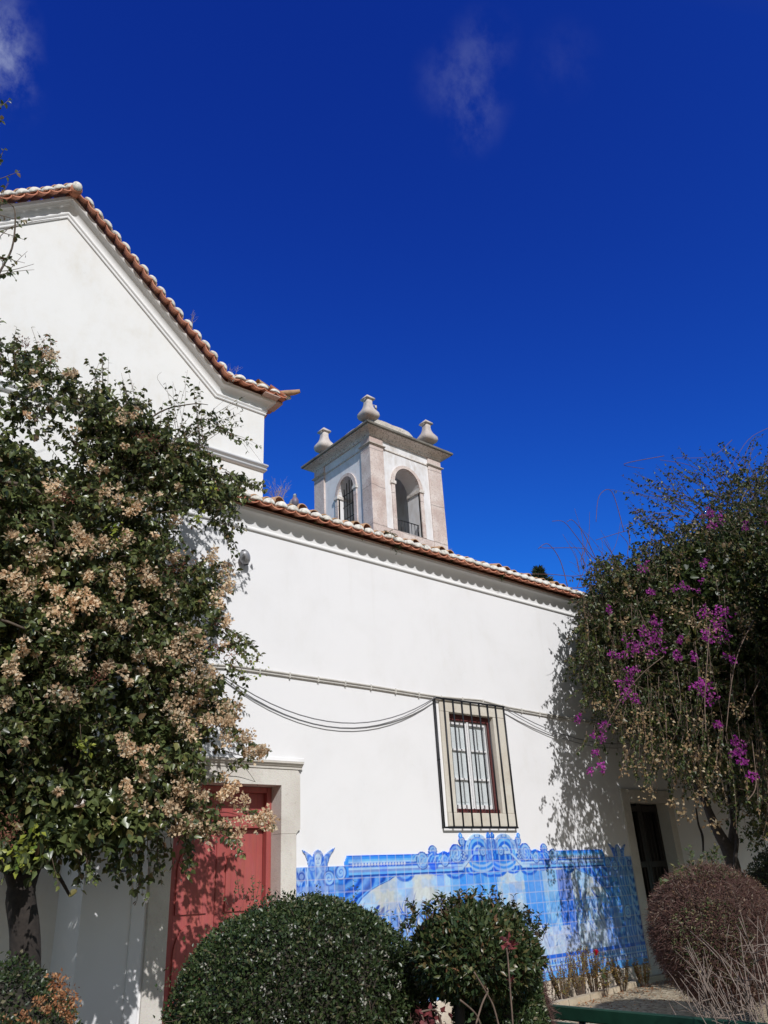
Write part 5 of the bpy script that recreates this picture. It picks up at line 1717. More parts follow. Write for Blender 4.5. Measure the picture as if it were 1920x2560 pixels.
# dense inner wall of shaded leaves so the mass is not see-through
q = sample_poly([(-260, 1150), (60, 1130), (200, 1180), (330, 1290), (430, 1300), (420, 1480), (470, 1640), (470, 1820), (490, 1960), (400, 1990), (200, 1970), (-260, 1990)], 10000, r1)
Pn = pix_pts(q[:, 0], q[:, 1], ydepth(q[:, 0], q[:, 1], r1) + .45)
parts.append((Pn, unit(rnd_dir(len(Pn), r1) + np.array([0, 0, -.5])), unit(rnd_dir(len(Pn), r1) + np.array([0, -.5, .4])), .10 * r1.uniform(.7, 1.2, len(Pn)), .075 * r1.uniform(.7, 1.2, len(Pn))))
cat_ = lambda ps: [np.concatenate([p[k] for p in ps], 0) for k in range(5)]
PP = cat_(parts)
leaves_obj('foliage', *PP[:3], PP[3], PP[4], M['leaf_left'], LV, fine=True)
V, F = stems_geo(S_main, np.full(len(S_main), .004), np.full(len(S_main), .0015))
V2, F2 = stems_geo(S_esc, np.full(len(S_esc), .0045), np.full(len(S_esc), .0015))
V3, F3 = stems_geo(S_up, np.full(len(S_up), .008), np.full(len(S_up), .002))
F2 = F2 + len(V); F3 = F3 + len(V) + len(V2)
np_mesh('stems', np.concatenate([V, V2, V3]), np.concatenate([F, F2, F3]), M['twig'], LV, True)
# tan dried bracts, in sprays where they hang in the photograph
tan = [(310, 1040, 14), (345, 1030, 12), (120, 885, 16), (170, 930, 12), (140, 1215, 22), (120, 1235, 14), (265, 1230, 16), (300, 1245, 18), (335, 1275, 16), (350, 1255, 10),
       (190, 1330, 16), (240, 1360, 20), (215, 1350, 14), (180, 1385, 22), (225, 1372, 18), (280, 1365, 16), (320, 1352, 18), (85, 1390, 22), (125, 1380, 20), (55, 1465, 30), (30, 1450, 22), (70, 1490, 22), (150, 1480, 14), (180, 1495, 14),
       (280, 1430, 16), (290, 1455, 14), (380, 1445, 20), (365, 1420, 14), (425, 1480, 18), (445, 1385, 12), (440, 1300, 12), (560, 1440, 20), (575, 1465, 16), (550, 1490, 18), (540, 1510, 16), (530, 1400, 14),
       (140, 1545, 26), (125, 1535, 18), (175, 1538, 16), (215, 1515, 20), (235, 1505, 14), (285, 1550, 18), (300, 1565, 14), (460, 1585, 22), (480, 1600, 20), (495, 1590, 16), (350, 1640, 12), (400, 1640, 14), (375, 1638, 10), (420, 1635, 22), (445, 1625, 20), (470, 1640, 22),
       (490, 1655, 20), (510, 1675, 22), (525, 1690, 20), (515, 1710, 20), (480, 1700, 18), (500, 1740, 16), (30, 1665, 18), (25, 1695, 22), (165, 1668, 22), (185, 1665, 18), (340, 1680, 14), (150, 1740, 20), (170, 1745, 18), (270, 1665, 12),
       (430, 1775, 22), (450, 1790, 20), (470, 1810, 24), (480, 1830, 20), (570, 1770, 24), (590, 1785, 22), (585, 1800, 18), (560, 1800, 14), (600, 1835, 20), (615, 1848, 14), (570, 1850, 16), (640, 1875, 18), (655, 1880, 12), (620, 1875, 14), (525, 1800, 14),
       (315, 1870, 14), (325, 1875, 12), (350, 1945, 12), (310, 1965, 14), (330, 2005, 18), (355, 2000, 18), (455, 1965, 20), (470, 1980, 20), (440, 1975, 14), (500, 2000, 20), (490, 1990, 14), (570, 1950, 18), (580, 1975, 20), (590, 2000, 18), (560, 1985, 14), (430, 2010, 18), (420, 2012, 14),
       (475, 2050, 20), (495, 2065, 22), (520, 2080, 22), (465, 2065, 16), (450, 2080, 14), (590, 2060, 18), (600, 2085, 18), (655, 2055, 20), (672, 2060, 18), (640, 2050, 14), (10, 1760, 12), (60, 1620, 14), (560, 1560, 14), (480, 1750, 14), (350, 1520, 12), (20, 1340, 12), (220, 1440, 12)]
cs = []
for (x, y, rr) in tan:
    for k in range(3):
        cs.append((x + r1.normal() * rr * .62, y + r1.normal() * rr * .45, rr * r1.uniform(.5, .9)))
for k in range(90):
    x, y = sample_poly([(0, 900), (200, 960), (560, 1250), (600, 1800), (590, 2050), (300, 2080), (0, 2000)], 1, r1)[0]
    if x > 250 or r1.random() < .4: cs.append((x, y, r1.uniform(5, 10)))
cs = np.array(cs)
Yc = ydepth(cs[:, 0], cs[:, 1], r1)
Yc = 6.20 + np.clip(cs[:, 0], -200, 620) / 600 * .75 + np.clip((1500 - cs[:, 1]) / 900, 0, 1) * .2 + r1.uniform(0, .25, len(cs))
cen = pix_pts(cs[:, 0], cs[:, 1], Yc)
dist = np.linalg.norm(cen - np.array([0, 0, CAMZ]), axis=1)
rad3 = np.repeat(cs[:, 2] / FPX * dist, 26)[:, None] * .85
Pb, Db, Nb, Lb, Wb = cluster(cen, 26, 1.0, .034, r1)
cc = np.repeat(cen, 26, 0)
Pb = cc + (Pb - cc) * rad3 * 1.3
leaves_obj('dried_bracts', Pb, Db, Nb, Lb, Wb, M['bract_tan'], LV, fold=.5, curl=-.1)
rust = [(355, 1110, 22), (380, 1100, 20), (370, 1125, 16), (455, 1400, 22), (440, 1420, 18), (350, 1090, 14), (575, 1640, 18), (540, 1625, 16), (160, 1235, 18), (110, 870, 20), (60, 860, 14), (10, 2060, 26), (30, 2090, 20), (540, 1540, 18), (250, 1700, 14)]
cs = np.array([(x + r1.normal() * rr * .6, y + r1.normal() * rr * .6, rr * .7) for x, y, rr in rust for k in range(4)])
Yc = 6.28 + np.clip(cs[:, 0], -200, 620) / 600 * .85 + np.clip((1500 - cs[:, 1]) / 900, 0, 1) * .2
cen = pix_pts(cs[:, 0], cs[:, 1], Yc)
Pb, Db, Nb, Lb, Wb = cluster(cen, 22, 1.0, .022, r1)
cc = np.repeat(cen, 22, 0); dist = np.linalg.norm(cen - np.array([0, 0, CAMZ]), axis=1)
Pb = cc + (Pb - cc) * np.repeat(cs[:, 2] / FPX * dist, 22)[:, None] * 1.3
leaves_obj('rusty_bracts', Pb, Db, Nb, Lb, Wb * .6, M['bract_rust'], LV)
yel = [(300, 1320, 14), (500, 1290, 12), (560, 1620, 22), (590, 1650, 16), (625, 1665, 18), (630, 1650, 12), (85, 2105, 26), (70, 2120, 22), (40, 2135, 20), (540, 1230, 12), (210, 1870, 12)]
cs = np.array([(x + r1.normal() * rr, y + r1.normal() * rr * .7, rr) for x, y, rr in yel for k in range(9)])
Yc = np.where(cs[:, 0] > 540, 7.6, 6.05 + np.clip(cs[:, 0], 0, 600) / 600 * .85)
cen = pix_pts(cs[:, 0], cs[:, 1], Yc)
Pb, Db, Nb, Lb, Wb = cluster(cen, 2, .05, .05, r1)
leaves_obj('young_leaves', Pb, Db, Nb, Lb, Wb * .7, M['leaf_yellow'], LV)
# trunk and limbs
YOFF = 0.0
def pxtube(pts, mb, seg=8):
    """pts: (px, py, Y, r)"""
    c = [on_y(a, b, Y + YOFF) for a, b, Y, r in pts]
    # smooth by subdividing
    out = []; rr = []
    for i in range(len(c) - 1):
        p0 = c[max(i - 1, 0)]; p1 = c[i]; p2 = c[i + 1]; p3 = c[min(i + 2, len(c) - 1)]
        for k in range(5):
            t = k / 5
            out.append(0.5 * ((2 * p1) + (p2 - p0) * t + (2 * p0 - 5 * p1 + 4 * p2 - p3) * t * t + (3 * p1 - p0 - 3 * p2 + p3) * t ** 3))
            rr.append(pts[i][3] * (1 - t) + pts[i + 1][3] * t)
    out.append(c[-1]); rr.append(pts[-1][3])
    mb.tube(out, rr, seg)
YOFF = 1.1
def limb(pts, name, mat, parent, seg=6):
    mb = MB()
    pxtube(pts, mb, seg)
    return mb.build(name, mat, parent)
mb = MB()
g0 = on_y(45, 2600, 5.9)
pxtube([(30, 2760, 6.0, .16), (48, 2600, 6.0, .13), (62, 2450, 6.0, .115), (62, 2330, 6.0, .11), (52, 2230, 6.0, .11), (80, 2150, 6.0, .09), (110, 2050, 6.1, .07), (200, 1850, 6.4, .05), (300, 1500, 6.8, .035), (380, 1200, 7.0, .022), (480, 1060, 7.0, .012)], mb, 12)
pxtube([(52, 2230, 6.0, .08), (20, 2140, 6.0, .07), (-40, 2000, 6.2, .06), (-60, 1700, 6.3, .045), (-70, 1200, 6.3, .03), (-60, 700, 6.2, .018), (-30, 420, 6.1, .012)], mb, 10)
pxtube([(90, 2120, 6.0, .03), (140, 2180, 6.2, .018), (175, 2240, 6.4, .012)], mb, 6)
mb.build('trunk', M['bark_dark'], LV)
limb([(-40, 1195, 5.5, .018), (30, 1208, 5.45, .019), (75, 1218, 5.5, .018), (98, 1232, 5.5, .014), (103, 1250, 5.6, .008)], 'bare_branch', M['bark'], LV)
limb([(260, 1190, 6.4, .014), (320, 1100, 6.4, .012), (400, 1030, 6.4, .010), (480, 1010, 6.5, .007), (520, 1012, 6.5, .004)], 'bare_branch', M['bark'], LV)
limb([(-20, 1545, 5.2, .012), (20, 1555, 5.2, .011), (62, 1572, 5.2, .009)], 'bare_branch', M['bark'], LV)
limb([(125, 1330, 5.6, .010), (130, 1290, 5.5, .009), (138, 1370, 5.5, .009)], 'bare_branch', M['bark'], LV)
limb([(-30, 770, 6.0, .014), (-5, 690, 6.0, .012), (30, 620, 6.0, .010), (38, 540, 6.0, .009), (25, 510, 6.0, .006), (-20, 510, 6.0, .004)], 'bare_branch', M['bark'], LV)
limb([(-30, 585, 6.0, .006), (30, 570, 6.0, .005), (80, 555, 6.0, .004), (150, 545, 6.0, .002)], 'bare_branch', M['bark'], LV)
limb([(-30, 680, 6.0, .006), (30, 675, 6.0, .004), (85, 660, 6.0, .002)], 'bare_branch', M['bark'], LV)
limb([(640, 1900, 7.0, .003), (590, 1885, 7.0, .004), (540, 1870, 6.9, .005)], 'bare_branch', M['bark'], LV)
limb([(570, 1880, 7.1, .004), (600, 1905, 7.2, .004), (625, 1935, 7.3, .003), (645, 1965, 7.4, .002)], 'bare_branch', M['bark'], LV)
limb([(600, 1095, 7.0, .003), (625, 1118, 7.0, .002), (660, 1165, 7.0, .001)], 'bare_branch', M['bark'], LV)
limb([(445, 1010, 6.6, .003), (395, 950, 6.6, .002), (404, 930, 6.6, .001)], 'bare_branch', M['bark'], LV)
YOFF = 0.0

# ---- right bougainvillea
RV = thing('bougainvillea', 'dark tangled bougainvillea with magenta blossoms sprawling over the right end of the wall', 'climbing shrub', (11.3, 6.5, 0))
r2 = np.random.default_rng(202)
poly_r = [(1455, 1480), (1478, 1440), (1480, 1400), (1540, 1400), (1600, 1370), (1660, 1330), (1720, 1290), (1760, 1250), (1830, 1190), (1920, 1150), (2250, 1050), (2250, 2120), (1930, 2080),
          (1890, 2010), (1800, 1990), (1720, 1950), (1660, 1900), (1600, 1830), (1520, 1800), (1460, 1740), (1440, 1660), (1440, 1580)]
def yright(px, py, r):
    """left flank hugs the wall, the front of the crown hangs towards the path"""
    front = np.interp(px, [1430, 1560, 1700, 1850, 2250], [7.6, 6.7, 5.9, 5.3, 4.4])
    return front + r.random(len(px)) ** .8 * np.interp(px, [1430, 1600, 2000], [.6, 1.5, 2.6])
q = sample_poly(poly_r, 10500, r2)
dens = fbm(q[:, 0] / 300., q[:, 1] / 300., 3.0, 97)
q = q[dens > .32]
P0 = pix_pts(q[:, 0], q[:, 1], yright(q[:, 0], q[:, 1], r2))
D0 = unit(rnd_dir(len(P0), r2) + np.array([-.15, -.4, .1]))
S1 = shoots(P0, D0, r2.uniform(.2, .55, len(P0)), 6, .6, .15, r2)
# hanging strands
st_px = [(1470, 1500, 260), (1500, 1600, 250), (1530, 1650, 230), (1560, 1700, 240), (1590, 1750, 230), (1630, 1700, 300), (1640, 1800, 220), (1680, 1700, 300), (1700, 1760, 250), (1720, 1700, 320), (1750, 1800, 240), (1760, 1600, 420), (1790, 1850, 230), (1820, 1800, 300), (1850, 1700, 350), (1880, 1780, 320),
         (1600, 1500, 380), (1560, 1560, 260), (1900, 1850, 300), (1930, 1800, 350), (1480, 1800, 140), (1660, 1850, 150), (1780, 1500, 450), (1520, 1760, 170), (1745, 1900, 120), (1700, 1880, 110), (1600, 1900, 60), (1580, 1860, 80)]
A = []; B = []
for x, y, ln in st_px:
    for k in range(4):
        xx = x + r2.normal() * 20
        Y = np.interp(xx, [1430, 1560, 1700, 1850, 2250], [7.5, 6.6, 5.8, 5.1, 4.3]) + r2.uniform(-.1, .2)
        a = on_y(xx, y + r2.normal() * 25, Y); b = on_y(xx + r2.normal() * 14 + ln * .05, y + ln * r2.uniform(.3, .9), Y)
        A.append(a); B.append(b)
A = np.array(A); B = np.array(B)
S2 = shoots(A, unit(B - A), np.linalg.norm(B - A, axis=1), 9, .02, .16, r2)
# airy shoots above
esc = [((1720, 1300), (1590, 1270)), ((1730, 1290), (1560, 1210)), ((1760, 1270), (1600, 1180)), ((1760, 1290), (1640, 1160)), ((1790, 1240), (1690, 1130)), ((1800, 1220), (1740, 1130)), ((1850, 1190), (1800, 1110)), ((1860, 1180), (1900, 1090)), ((1900, 1190), (1940, 1090)),
       ((1680, 1330), (1600, 1300)), ((1650, 1340), (1600, 1390)), ((1700, 1280), (1640, 1240)), ((1820, 1250), (1730, 1200)), ((1870, 1230), (1800, 1170)), ((1900, 1250), (1860, 1130)), ((1560, 1400), (1490, 1410)), ((1520, 1420), (1500, 1395)), ((1480, 1450), (1455, 1480)),
       ((1650, 1350), (1570, 1240)), ((1720, 1260), (1620, 1200)), ((1700, 1240), (1680, 1170)), ((1610, 1350), (1585, 1290)), ((1630, 1340), (1640, 1260)), ((1770, 1210), (1700, 1150)), ((1830, 1200), (1760, 1140)), ((1470, 1560), (1435, 1600)), ((1465, 1640), (1430, 1660)), ((1480, 1720), (1450, 1760))]
A = []; B = []
for a, b in esc:
    for k in range(5):
        Y = np.interp(a[0], [1430, 1560, 1700, 1850, 2250], [7.9, 7.4, 6.9, 6.4, 5.5]) + r2.uniform(-.4, .4)
        A.append(on_y(a[0] + r2.normal() * 12, a[1] + r2.normal() * 12, Y)); B.append(on_y(b[0] + r2.normal() * 16, b[1] + r2.normal() * 16, Y))
A = np.array(A); B = np.array(B)
S3 = shoots(A, unit(B - A), np.linalg.norm(B - A, axis=1), 8, .08, .12, r2)
parts = [leaves_on(S1, 15, .062, .042, r2), leaves_on(S3, 17, .060, .042, r2, .15)]
q = sample_poly([(1500, 1500), (1600, 1420), (1720, 1340), (1850, 1260), (2250, 1150), (2250, 2050), (1900, 1980), (1700, 1900), (1560, 1760), (1490, 1680)], 26000, r2)
Pn = pix_pts(q[:, 0], q[:, 1], yright(q[:, 0], q[:, 1], r2) + .6)
parts.append((Pn, unit(rnd_dir(len(Pn), r2) + np.array([0, 0, -.5])), unit(rnd_dir(len(Pn), r2) + np.array([0, -.5, .4])), .115 * r2.uniform(.7, 1.2, len(Pn)), .085 * r2.uniform(.7, 1.2, len(Pn))))
n = 120000
Pn = np.stack([r2.uniform(9.9, 17.5, n), r2.uniform(5.2, 8.35, n), r2.uniform(2.3, 8.0, n)], 1)
cc = (Pn - np.array([0, 0, CAMZ])) @ RC
ux = 960 + FPX * cc[:, 0] / -cc[:, 2]; uy = 1280 - FPX * cc[:, 1] / -cc[:, 2]
okf = (ux > 1935) & (cc[:, 2] < 0) & (uy < 2050)
ok = in_poly(ux, uy, [(1475, 1520), (1500, 1440), (1640, 1400), (1760, 1330), (2400, 1150), (2500, 2040), (1900, 1960), (1740, 1900), (1600, 1770), (1490, 1700)])
ok &= Pn[:, 1] > np.interp(ux, [1430, 1560, 1700, 1850, 2250], [7.7, 6.9, 6.2, 5.6, 4.8])
Pn = Pn[ok][:30000]
Pq = []
for cx, cy, cz, ex, ey, ez, k in ((10.9, 3.7, 4.7, 1.1, 1.2, 1.5, 5000), (12.0, 4.0, 5.4, 1.7, 1.5, 2.1, 9000), (13.6, 3.6, 5.6, 1.9, 1.7, 2.3, 9000), (15.2, 4.4, 5.1, 1.9, 1.8, 2.1, 8000), (12.6, 3.2, 3.9, 1.5, 1.1, 1.1, 5000), (14.2, 3.0, 6.9, 1.4, 1.3, 1.2, 4000)):
    dd = rnd_dir(k, r2)
    rr_ = r2.random((k, 1)) ** .45 * (1 + .18 * np.sin(dd[:, :1] * 9 + cx) * np.cos(dd[:, 2:] * 8 + cy))
    Pq.append(np.array([cx, cy, cz]) + dd * rr_ * np.array([ex, ey, ez]))
Pq = np.concatenate(Pq)
cq = (Pq - np.array([0, 0, CAMZ])) @ RC
uq = 960 + FPX * cq[:, 0] / -cq[:, 2]
Pq = Pq[(uq > 1945) & (cq[:, 2] < 0)]
parts.append((Pq, unit(rnd_dir(len(Pq), r2) + np.array([0, 0, -.4])), unit(rnd_dir(len(Pq), r2) + np.array([0, -.3, .5])), .105 * r2.uniform(.6, 1.2, len(Pq)), .075 * r2.uniform(.6, 1.2, len(Pq))))
parts.append((Pn, unit(rnd_dir(len(Pn), r2) + np.array([0, 0, -.5])), unit(rnd_dir(len(Pn), r2) + np.array([0, -.5, .4])), .13 * r2.uniform(.7, 1.2, len(Pn)), .095 * r2.uniform(.7, 1.2, len(Pn))))
PP = cat_(parts)
leaves_obj('foliage', *PP[:3], PP[3], PP[4], M['leaf_right'], RV, fine=True)
PP = leaves_on(S2[::3], 20, .05, .034, r2, .1, .4, .8)
leaves_obj('dry_strands', *PP[:3], PP[3], PP[4], M['leaf_dry'], RV)
S2g = np.concatenate([S2[1::3], S2[2::3]])
PP = leaves_on(S2g, 46, .055, .036, r2, .1, .4, .8)
leaves_obj('hanging_strands', *PP[:3], PP[3], PP[4], M['leaf_right'], RV)
V, F = stems_geo(S1, np.full(len(S1), .005), np.full(len(S1), .002))
V2, F2 = stems_geo(S2, np.full(len(S2), .006), np.full(len(S2), .003))
V3, F3 = stems_geo(S3, np.full(len(S3), .007), np.full(len(S3), .0025))
np_mesh('stems', np.concatenate([V, V2, V3]), np.concatenate([F, F2 + len(V), F3 + len(V) + len(V2)]), M['twig'], RV, True)
mag = [(1775, 1535, 22), (1790, 1550, 26), (1800, 1525, 18), (1770, 1570, 22), (1780, 1585, 26), (1765, 1600, 14), (1640, 1590, 26), (1650, 1585, 20), (1600, 1600, 26), (1585, 1605, 20), (1580, 1620, 16), (1620, 1575, 16), (1655, 1610, 16), (1545, 1640, 14), (1620, 1625, 18),
       (1765, 1410, 10), (1700, 1468, 14), (1740, 1470, 14), (1635, 1480, 8), (1610, 1410, 16), (1790, 1290, 16), (1768, 1284, 12), (1780, 1315, 10), (1870, 1320, 12), (1520, 1518, 10), (1580, 1680, 18), (1560, 1700, 18), (1555, 1735, 14), (1590, 1745, 14), (1570, 1720, 12), (1690, 1645, 12), (1735, 1640, 8), (1745, 1710, 14), (1760, 1710, 12),
       (1770, 1745, 22), (1765, 1725, 12), (1505, 1815, 12), (1508, 1845, 16), (1450, 1800, 10), (1485, 1882, 10), (1505, 1910, 12), (1480, 1925, 8), (1820, 1650, 16), (1850, 1870, 18), (1840, 1880, 12), (1835, 1855, 10), (1860, 1900, 12), (1880, 1940, 12), (1790, 1810, 8), (1920, 1310, 12), (1700, 1600, 8), (1640, 1560, 12)]
cs = np.array([(x + r2.normal() * rr * .7, y + r2.normal() * rr * .6, rr * .5) for x, y, rr in mag for k in range(3)])
cen = pix_pts(cs[:, 0], cs[:, 1], np.interp(cs[:, 0], [1430, 1560, 1700, 1850, 2250], [7.3, 6.35, 5.55, 4.85, 4.2]) + r2.uniform(0, .15, len(cs)))
Pb, Db, Nb, Lb, Wb = cluster(cen, 14, 1.0, .036, r2)
cc = np.repeat(cen, 14, 0); dist = np.linalg.norm(cen - np.array([0, 0, CAMZ]), axis=1)
Pb = cc + (Pb - cc) * np.repeat(cs[:, 2] / FPX * dist, 14)[:, None] * 1.0
leaves_obj('blossoms', Pb, Db, Nb, Lb, Wb, M['bract_magenta'], RV, fold=.5)
tanr = [(1720, 1550, 26), (1700, 1530, 18), (1745, 1560, 16), (1550, 1552, 10), (1660, 1820, 22), (1600, 1840, 26), (1560, 1830, 18), (1580, 1920, 16), (1620, 1980, 14), (1640, 1910, 18), (1760, 1700, 16), (1750, 1800, 22), (1760, 1870, 22), (1755, 1930, 20), (1745, 1990, 16), (1690, 2000, 14), (1710, 2040, 14), (1790, 2060, 12), (1780, 1580, 10), (1850, 1560, 22), (1870, 1540, 16),
        (1740, 1320, 20), (1600, 1780, 22), (1700, 1880, 18), (1850, 1770, 22), (1560, 1780, 16), (1500, 1760, 12), (1690, 1430, 12), (1580, 1480, 10), (1590, 1630, 16)]
cs = np.array([(x + r2.normal() * rr * .8, y + r2.normal() * rr * .8, rr * .6) for x, y, rr in tanr for k in range(4)])
cen = pix_pts(cs[:, 0], cs[:, 1], np.interp(cs[:, 0], [1430, 1560, 1700, 1850, 2250], [7.35, 6.4, 5.6, 4.9, 4.2]) + r2.uniform(0, .2, len(cs)))
Pb, Db, Nb, Lb, Wb = cluster(cen, 9, 1.0, .045, r2)
cc = np.repeat(cen, 9, 0); dist = np.linalg.norm(cen - np.array([0, 0, CAMZ]), axis=1)
Pb = cc + (Pb - cc) * np.repeat(cs[:, 2] / FPX * dist, 9)[:, None] * 1.4
leaves_obj('dried_bracts', Pb, Db, Nb, Lb, Wb * .8, M['leaf_dry'], RV)
mb = MB()
g = 6.3
pxtube([(1862, 2330, g, .11), (1840, 2200, g, .10), (1822, 2130, g, .095), (1790, 2070, g, .07), (1760, 2000, g, .05), (1700, 1850, g + .2, .04), (1640, 1650, g + .7, .03)], mb, 10)
pxtube([(1845, 2220, g, .07), (1830, 2120, g + .1, .06), (1838, 2040, g + .1, .05), (1860, 1900, g, .04), (1900, 1600, g - .3, .03)], mb, 10)
pxtube([(1850, 2240, g - .1, .035), (1838, 2160, g - .2, .03), (1842, 2100, g - .2, .028), (1828, 2040, g - .1, .022), (1820, 1960, g, .02)], mb, 8)
pxtube([(1758, 2130, 7.2, .014), (1756, 2090, 7.2, .02), (1746, 2060, 7.2, .016), (1740, 2020, 7.1, .012)], mb, 6)
mb.build('trunk', M['bark_dark'], RV)
mb = MB()
for pts in ([(1560, 1330), (1530, 1230), (1498, 1290 - 50), (1490, 1330 - 25)], [(1490, 1400), (1470, 1380), (1440, 1340), (1410, 1305), (1380, 1303)], [(1500, 1420), (1468, 1350), (1450, 1320), (1430, 1300), (1417, 1305)],
            [(1500, 1440), (1465, 1380), (1448, 1370), (1362, 1370), (1350, 1367)], [(1560, 1300 + 100), (1536, 1400 - 10), (1460, 1437), (1378, 1436), (1300, 1434)], [(1420, 1470), (1400, 1400), (1370, 1360), (1345, 1372)],
            [(1500, 1460), (1440, 1470), (1400, 1463), (1350, 1453)], [(1575, 1360), (1570, 1330), (1555, 1330), (1490, 1350)], [(1920, 1070), (1870, 1100), (1820, 1180), (1780, 1240)], [(1830, 1100), (1780, 1140), (1690, 1145)], [(1660, 1140), (1560, 1250 - 90), (1610, 1172)],
            [(1820, 1240), (1740, 1170), (1650, 1150)], [(1560, 1430), (1528, 1380), (1510, 1350)], [(1590, 1430), (1570, 1390), (1570, 1360), (1550, 1335)]):
    limb([(a, b, 8.5, .009 * (1 - .55 * i / len(pts))) for i, (a, b) in enumerate(pts)], 'bare_branch', M['twig_red'], RV, 5)
for k in range(26):
    a = r2.uniform(1440, 1560), r2.uniform(1400, 1480)
    ang = r2.uniform(-2.6, -1.2); ln = r2.uniform(40, 150)
    b = a[0] + math.cos(ang) * ln, a[1] + math.sin(ang) * ln
    c = a[0] + math.cos(ang + .15) * ln * .5, a[1] + math.sin(ang + .15) * ln * .5
    pxtube([(a[0], a[1], 8.5, .006), (c[0], c[1], 8.5, .004), (b[0], b[1], 8.5, .0025)], mb, 4)
mb.build('bare_twigs', M['twig_red'], RV)
mb = MB()
for pts in ([(1775, 1560, 4.8), (1768, 1650, 4.8), (1762, 1750, 4.9), (1765, 1830, 4.9)], [(1885, 1550, 4.7), (1850, 1620, 4.7), (1830, 1700, 4.8), (1815, 1830, 4.9)], [(1660, 1640, 5.5), (1600, 1690, 5.8), (1540, 1770, 6.2), (1510, 1830, 6.4)],
            [(1900, 1700, 4.7), (1870, 1760, 4.8), (1840, 1810, 4.9)], [(1850, 1260, 5.2), (1870, 1225, 5.2), (1895, 1262, 5.2)], [(1880, 1850, 4.8), (1890, 1960, 4.8), (1870, 2000, 4.8)]):
    limb([(a, b, c + .15, .006) for a, b, c in pts], 'pale_branch', M['twig'], RV, 6)

# second shrub further right, only its shaded left edge is in the picture
q = sample_poly([(1860, 1990), (2200, 1950), (2200, 2160), (1920, 2140), (1880, 2080)], 420, r2)
P0 = pix_pts(q[:, 0], q[:, 1], 5.6 + r2.random(len(q)) * .9)
S4 = shoots(P0, unit(rnd_dir(len(P0), r2) + np.array([0, -.2, -.2])), r2.uniform(.15, .4, len(P0)), 6, .6, .15, r2)
PP = leaves_on(S4, 16, .055, .035, r2)
leaves_obj('low_foliage', *PP[:3], PP[3], PP[4], M['leaf_right'], RV)

# ---- clipped round bushes
def lumpy(d, seed):
    return (vnoise((np.arctan2(d[:, 1], d[:, 0]) + 4) * 1.3, (d[:, 2] + 2) * 2.0, 2.0, seed) - .5)
def ball_bush(name, label, c, rx, ry, rz, n, mat, lm, wm, core, seed, bumpy=.08, group=None, cat='bush', zmin=.05, shell=.16, taper=0.0, sup=2.4):
    r = np.random.default_rng(seed)
    t = thing(name, label, cat, (c[0], c[1], 0), group)
    d = rnd_dir(n, r)
    rad_ = 1 - shell * r.random(n) ** 1.6
    rad_ = rad_ * (1 + bumpy * lumpy(d, seed)) / (np.abs(d) ** sup).sum(1) ** (1 / sup) * (1 - taper * np.maximum(0, -d[:, 2]))
    R3 = np.array([rx, ry, rz])
    P = np.array(c) + d * rad_[:, None] * R3
    ok = P[:, 2] > zmin
    P = P[ok]; d = d[ok]
    nrm = unit(d / R3)
    D = unit(nrm * .7 + rnd_dir(len(P), r) * .9 + np.array([0, 0, .15]))
    Nn = unit(rnd_dir(len(P), r) + nrm * .5 + np.array([0, 0, .3]))
    leaves_obj('foliage', P, D, Nn, lm * r.uniform(.6, 1.3, len(P)), wm * r.uniform(.7, 1.2, len(P)), mat, t)
    mb = MB()  # solid dark core added to block light inside the leaf shell
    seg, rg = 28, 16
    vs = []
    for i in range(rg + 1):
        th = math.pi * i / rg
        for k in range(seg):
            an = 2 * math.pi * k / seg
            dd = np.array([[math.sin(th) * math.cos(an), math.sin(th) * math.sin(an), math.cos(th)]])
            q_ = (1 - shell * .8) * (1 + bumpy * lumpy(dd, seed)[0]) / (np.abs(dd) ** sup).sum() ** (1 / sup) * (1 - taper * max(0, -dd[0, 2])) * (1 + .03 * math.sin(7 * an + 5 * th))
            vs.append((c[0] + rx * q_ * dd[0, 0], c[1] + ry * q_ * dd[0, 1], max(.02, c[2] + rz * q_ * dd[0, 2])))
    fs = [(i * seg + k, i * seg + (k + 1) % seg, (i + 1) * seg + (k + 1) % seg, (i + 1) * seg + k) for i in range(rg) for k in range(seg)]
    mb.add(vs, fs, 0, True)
    mb.build('dark_core', core, t)
    return t
def surf_twigs(t, c, R3, n, ln, seed, mat, name='twigs', rr=.002, out=.5, zmin=.05, inn=.9, sel=None):
    r = np.random.default_rng(seed)
    d = rnd_dir(n, r)
    if sel is not None: d = d[sel(d)]
    R3 = np.array(R3)
    P = np.array(c) + d * R3 * r.uniform(inn, 1.0, (len(d), 1))
    P = P[P[:, 2] > zmin] if True else P
    d = unit(P - np.array(c))
    D = unit(d * out + rnd_dir(len(P), r))
    S = shoots(P, D, ln * r.uniform(.4, 1.2, len(P)), 4, .1, .25, r)
    V, F = stems_geo(S, np.full(len(S), rr), np.full(len(S), rr * .5))
    return np_mesh(name, V, F, mat, t, True)
B1 = (3.09, 4.58, .86)
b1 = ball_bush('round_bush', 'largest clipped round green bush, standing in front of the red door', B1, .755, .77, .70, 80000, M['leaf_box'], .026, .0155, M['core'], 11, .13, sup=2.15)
surf_twigs(b1, B1, (.78, .78, .72), 900, .09, 12, M['twig'], 'twigs', .0016, .4)
r = np.random.default_rng(16)
d = rnd_dir(420, r)
A = np.array(B1) + d * np.array([.72, .72, .66])
S = shoots(A, unit(d + rnd_dir(len(d), r) * .35 + np.array([0, 0, .3])), r.uniform(.08, .20, len(d)), 5, .05, .15, r)
PP = leaves_on(S, 9, .024, .014, r, .3, .5, -.2)
leaves_obj('stray_shoots', *PP[:3], PP[3], PP[4], M['leaf_box'], b1)
r = np.random.default_rng(13)
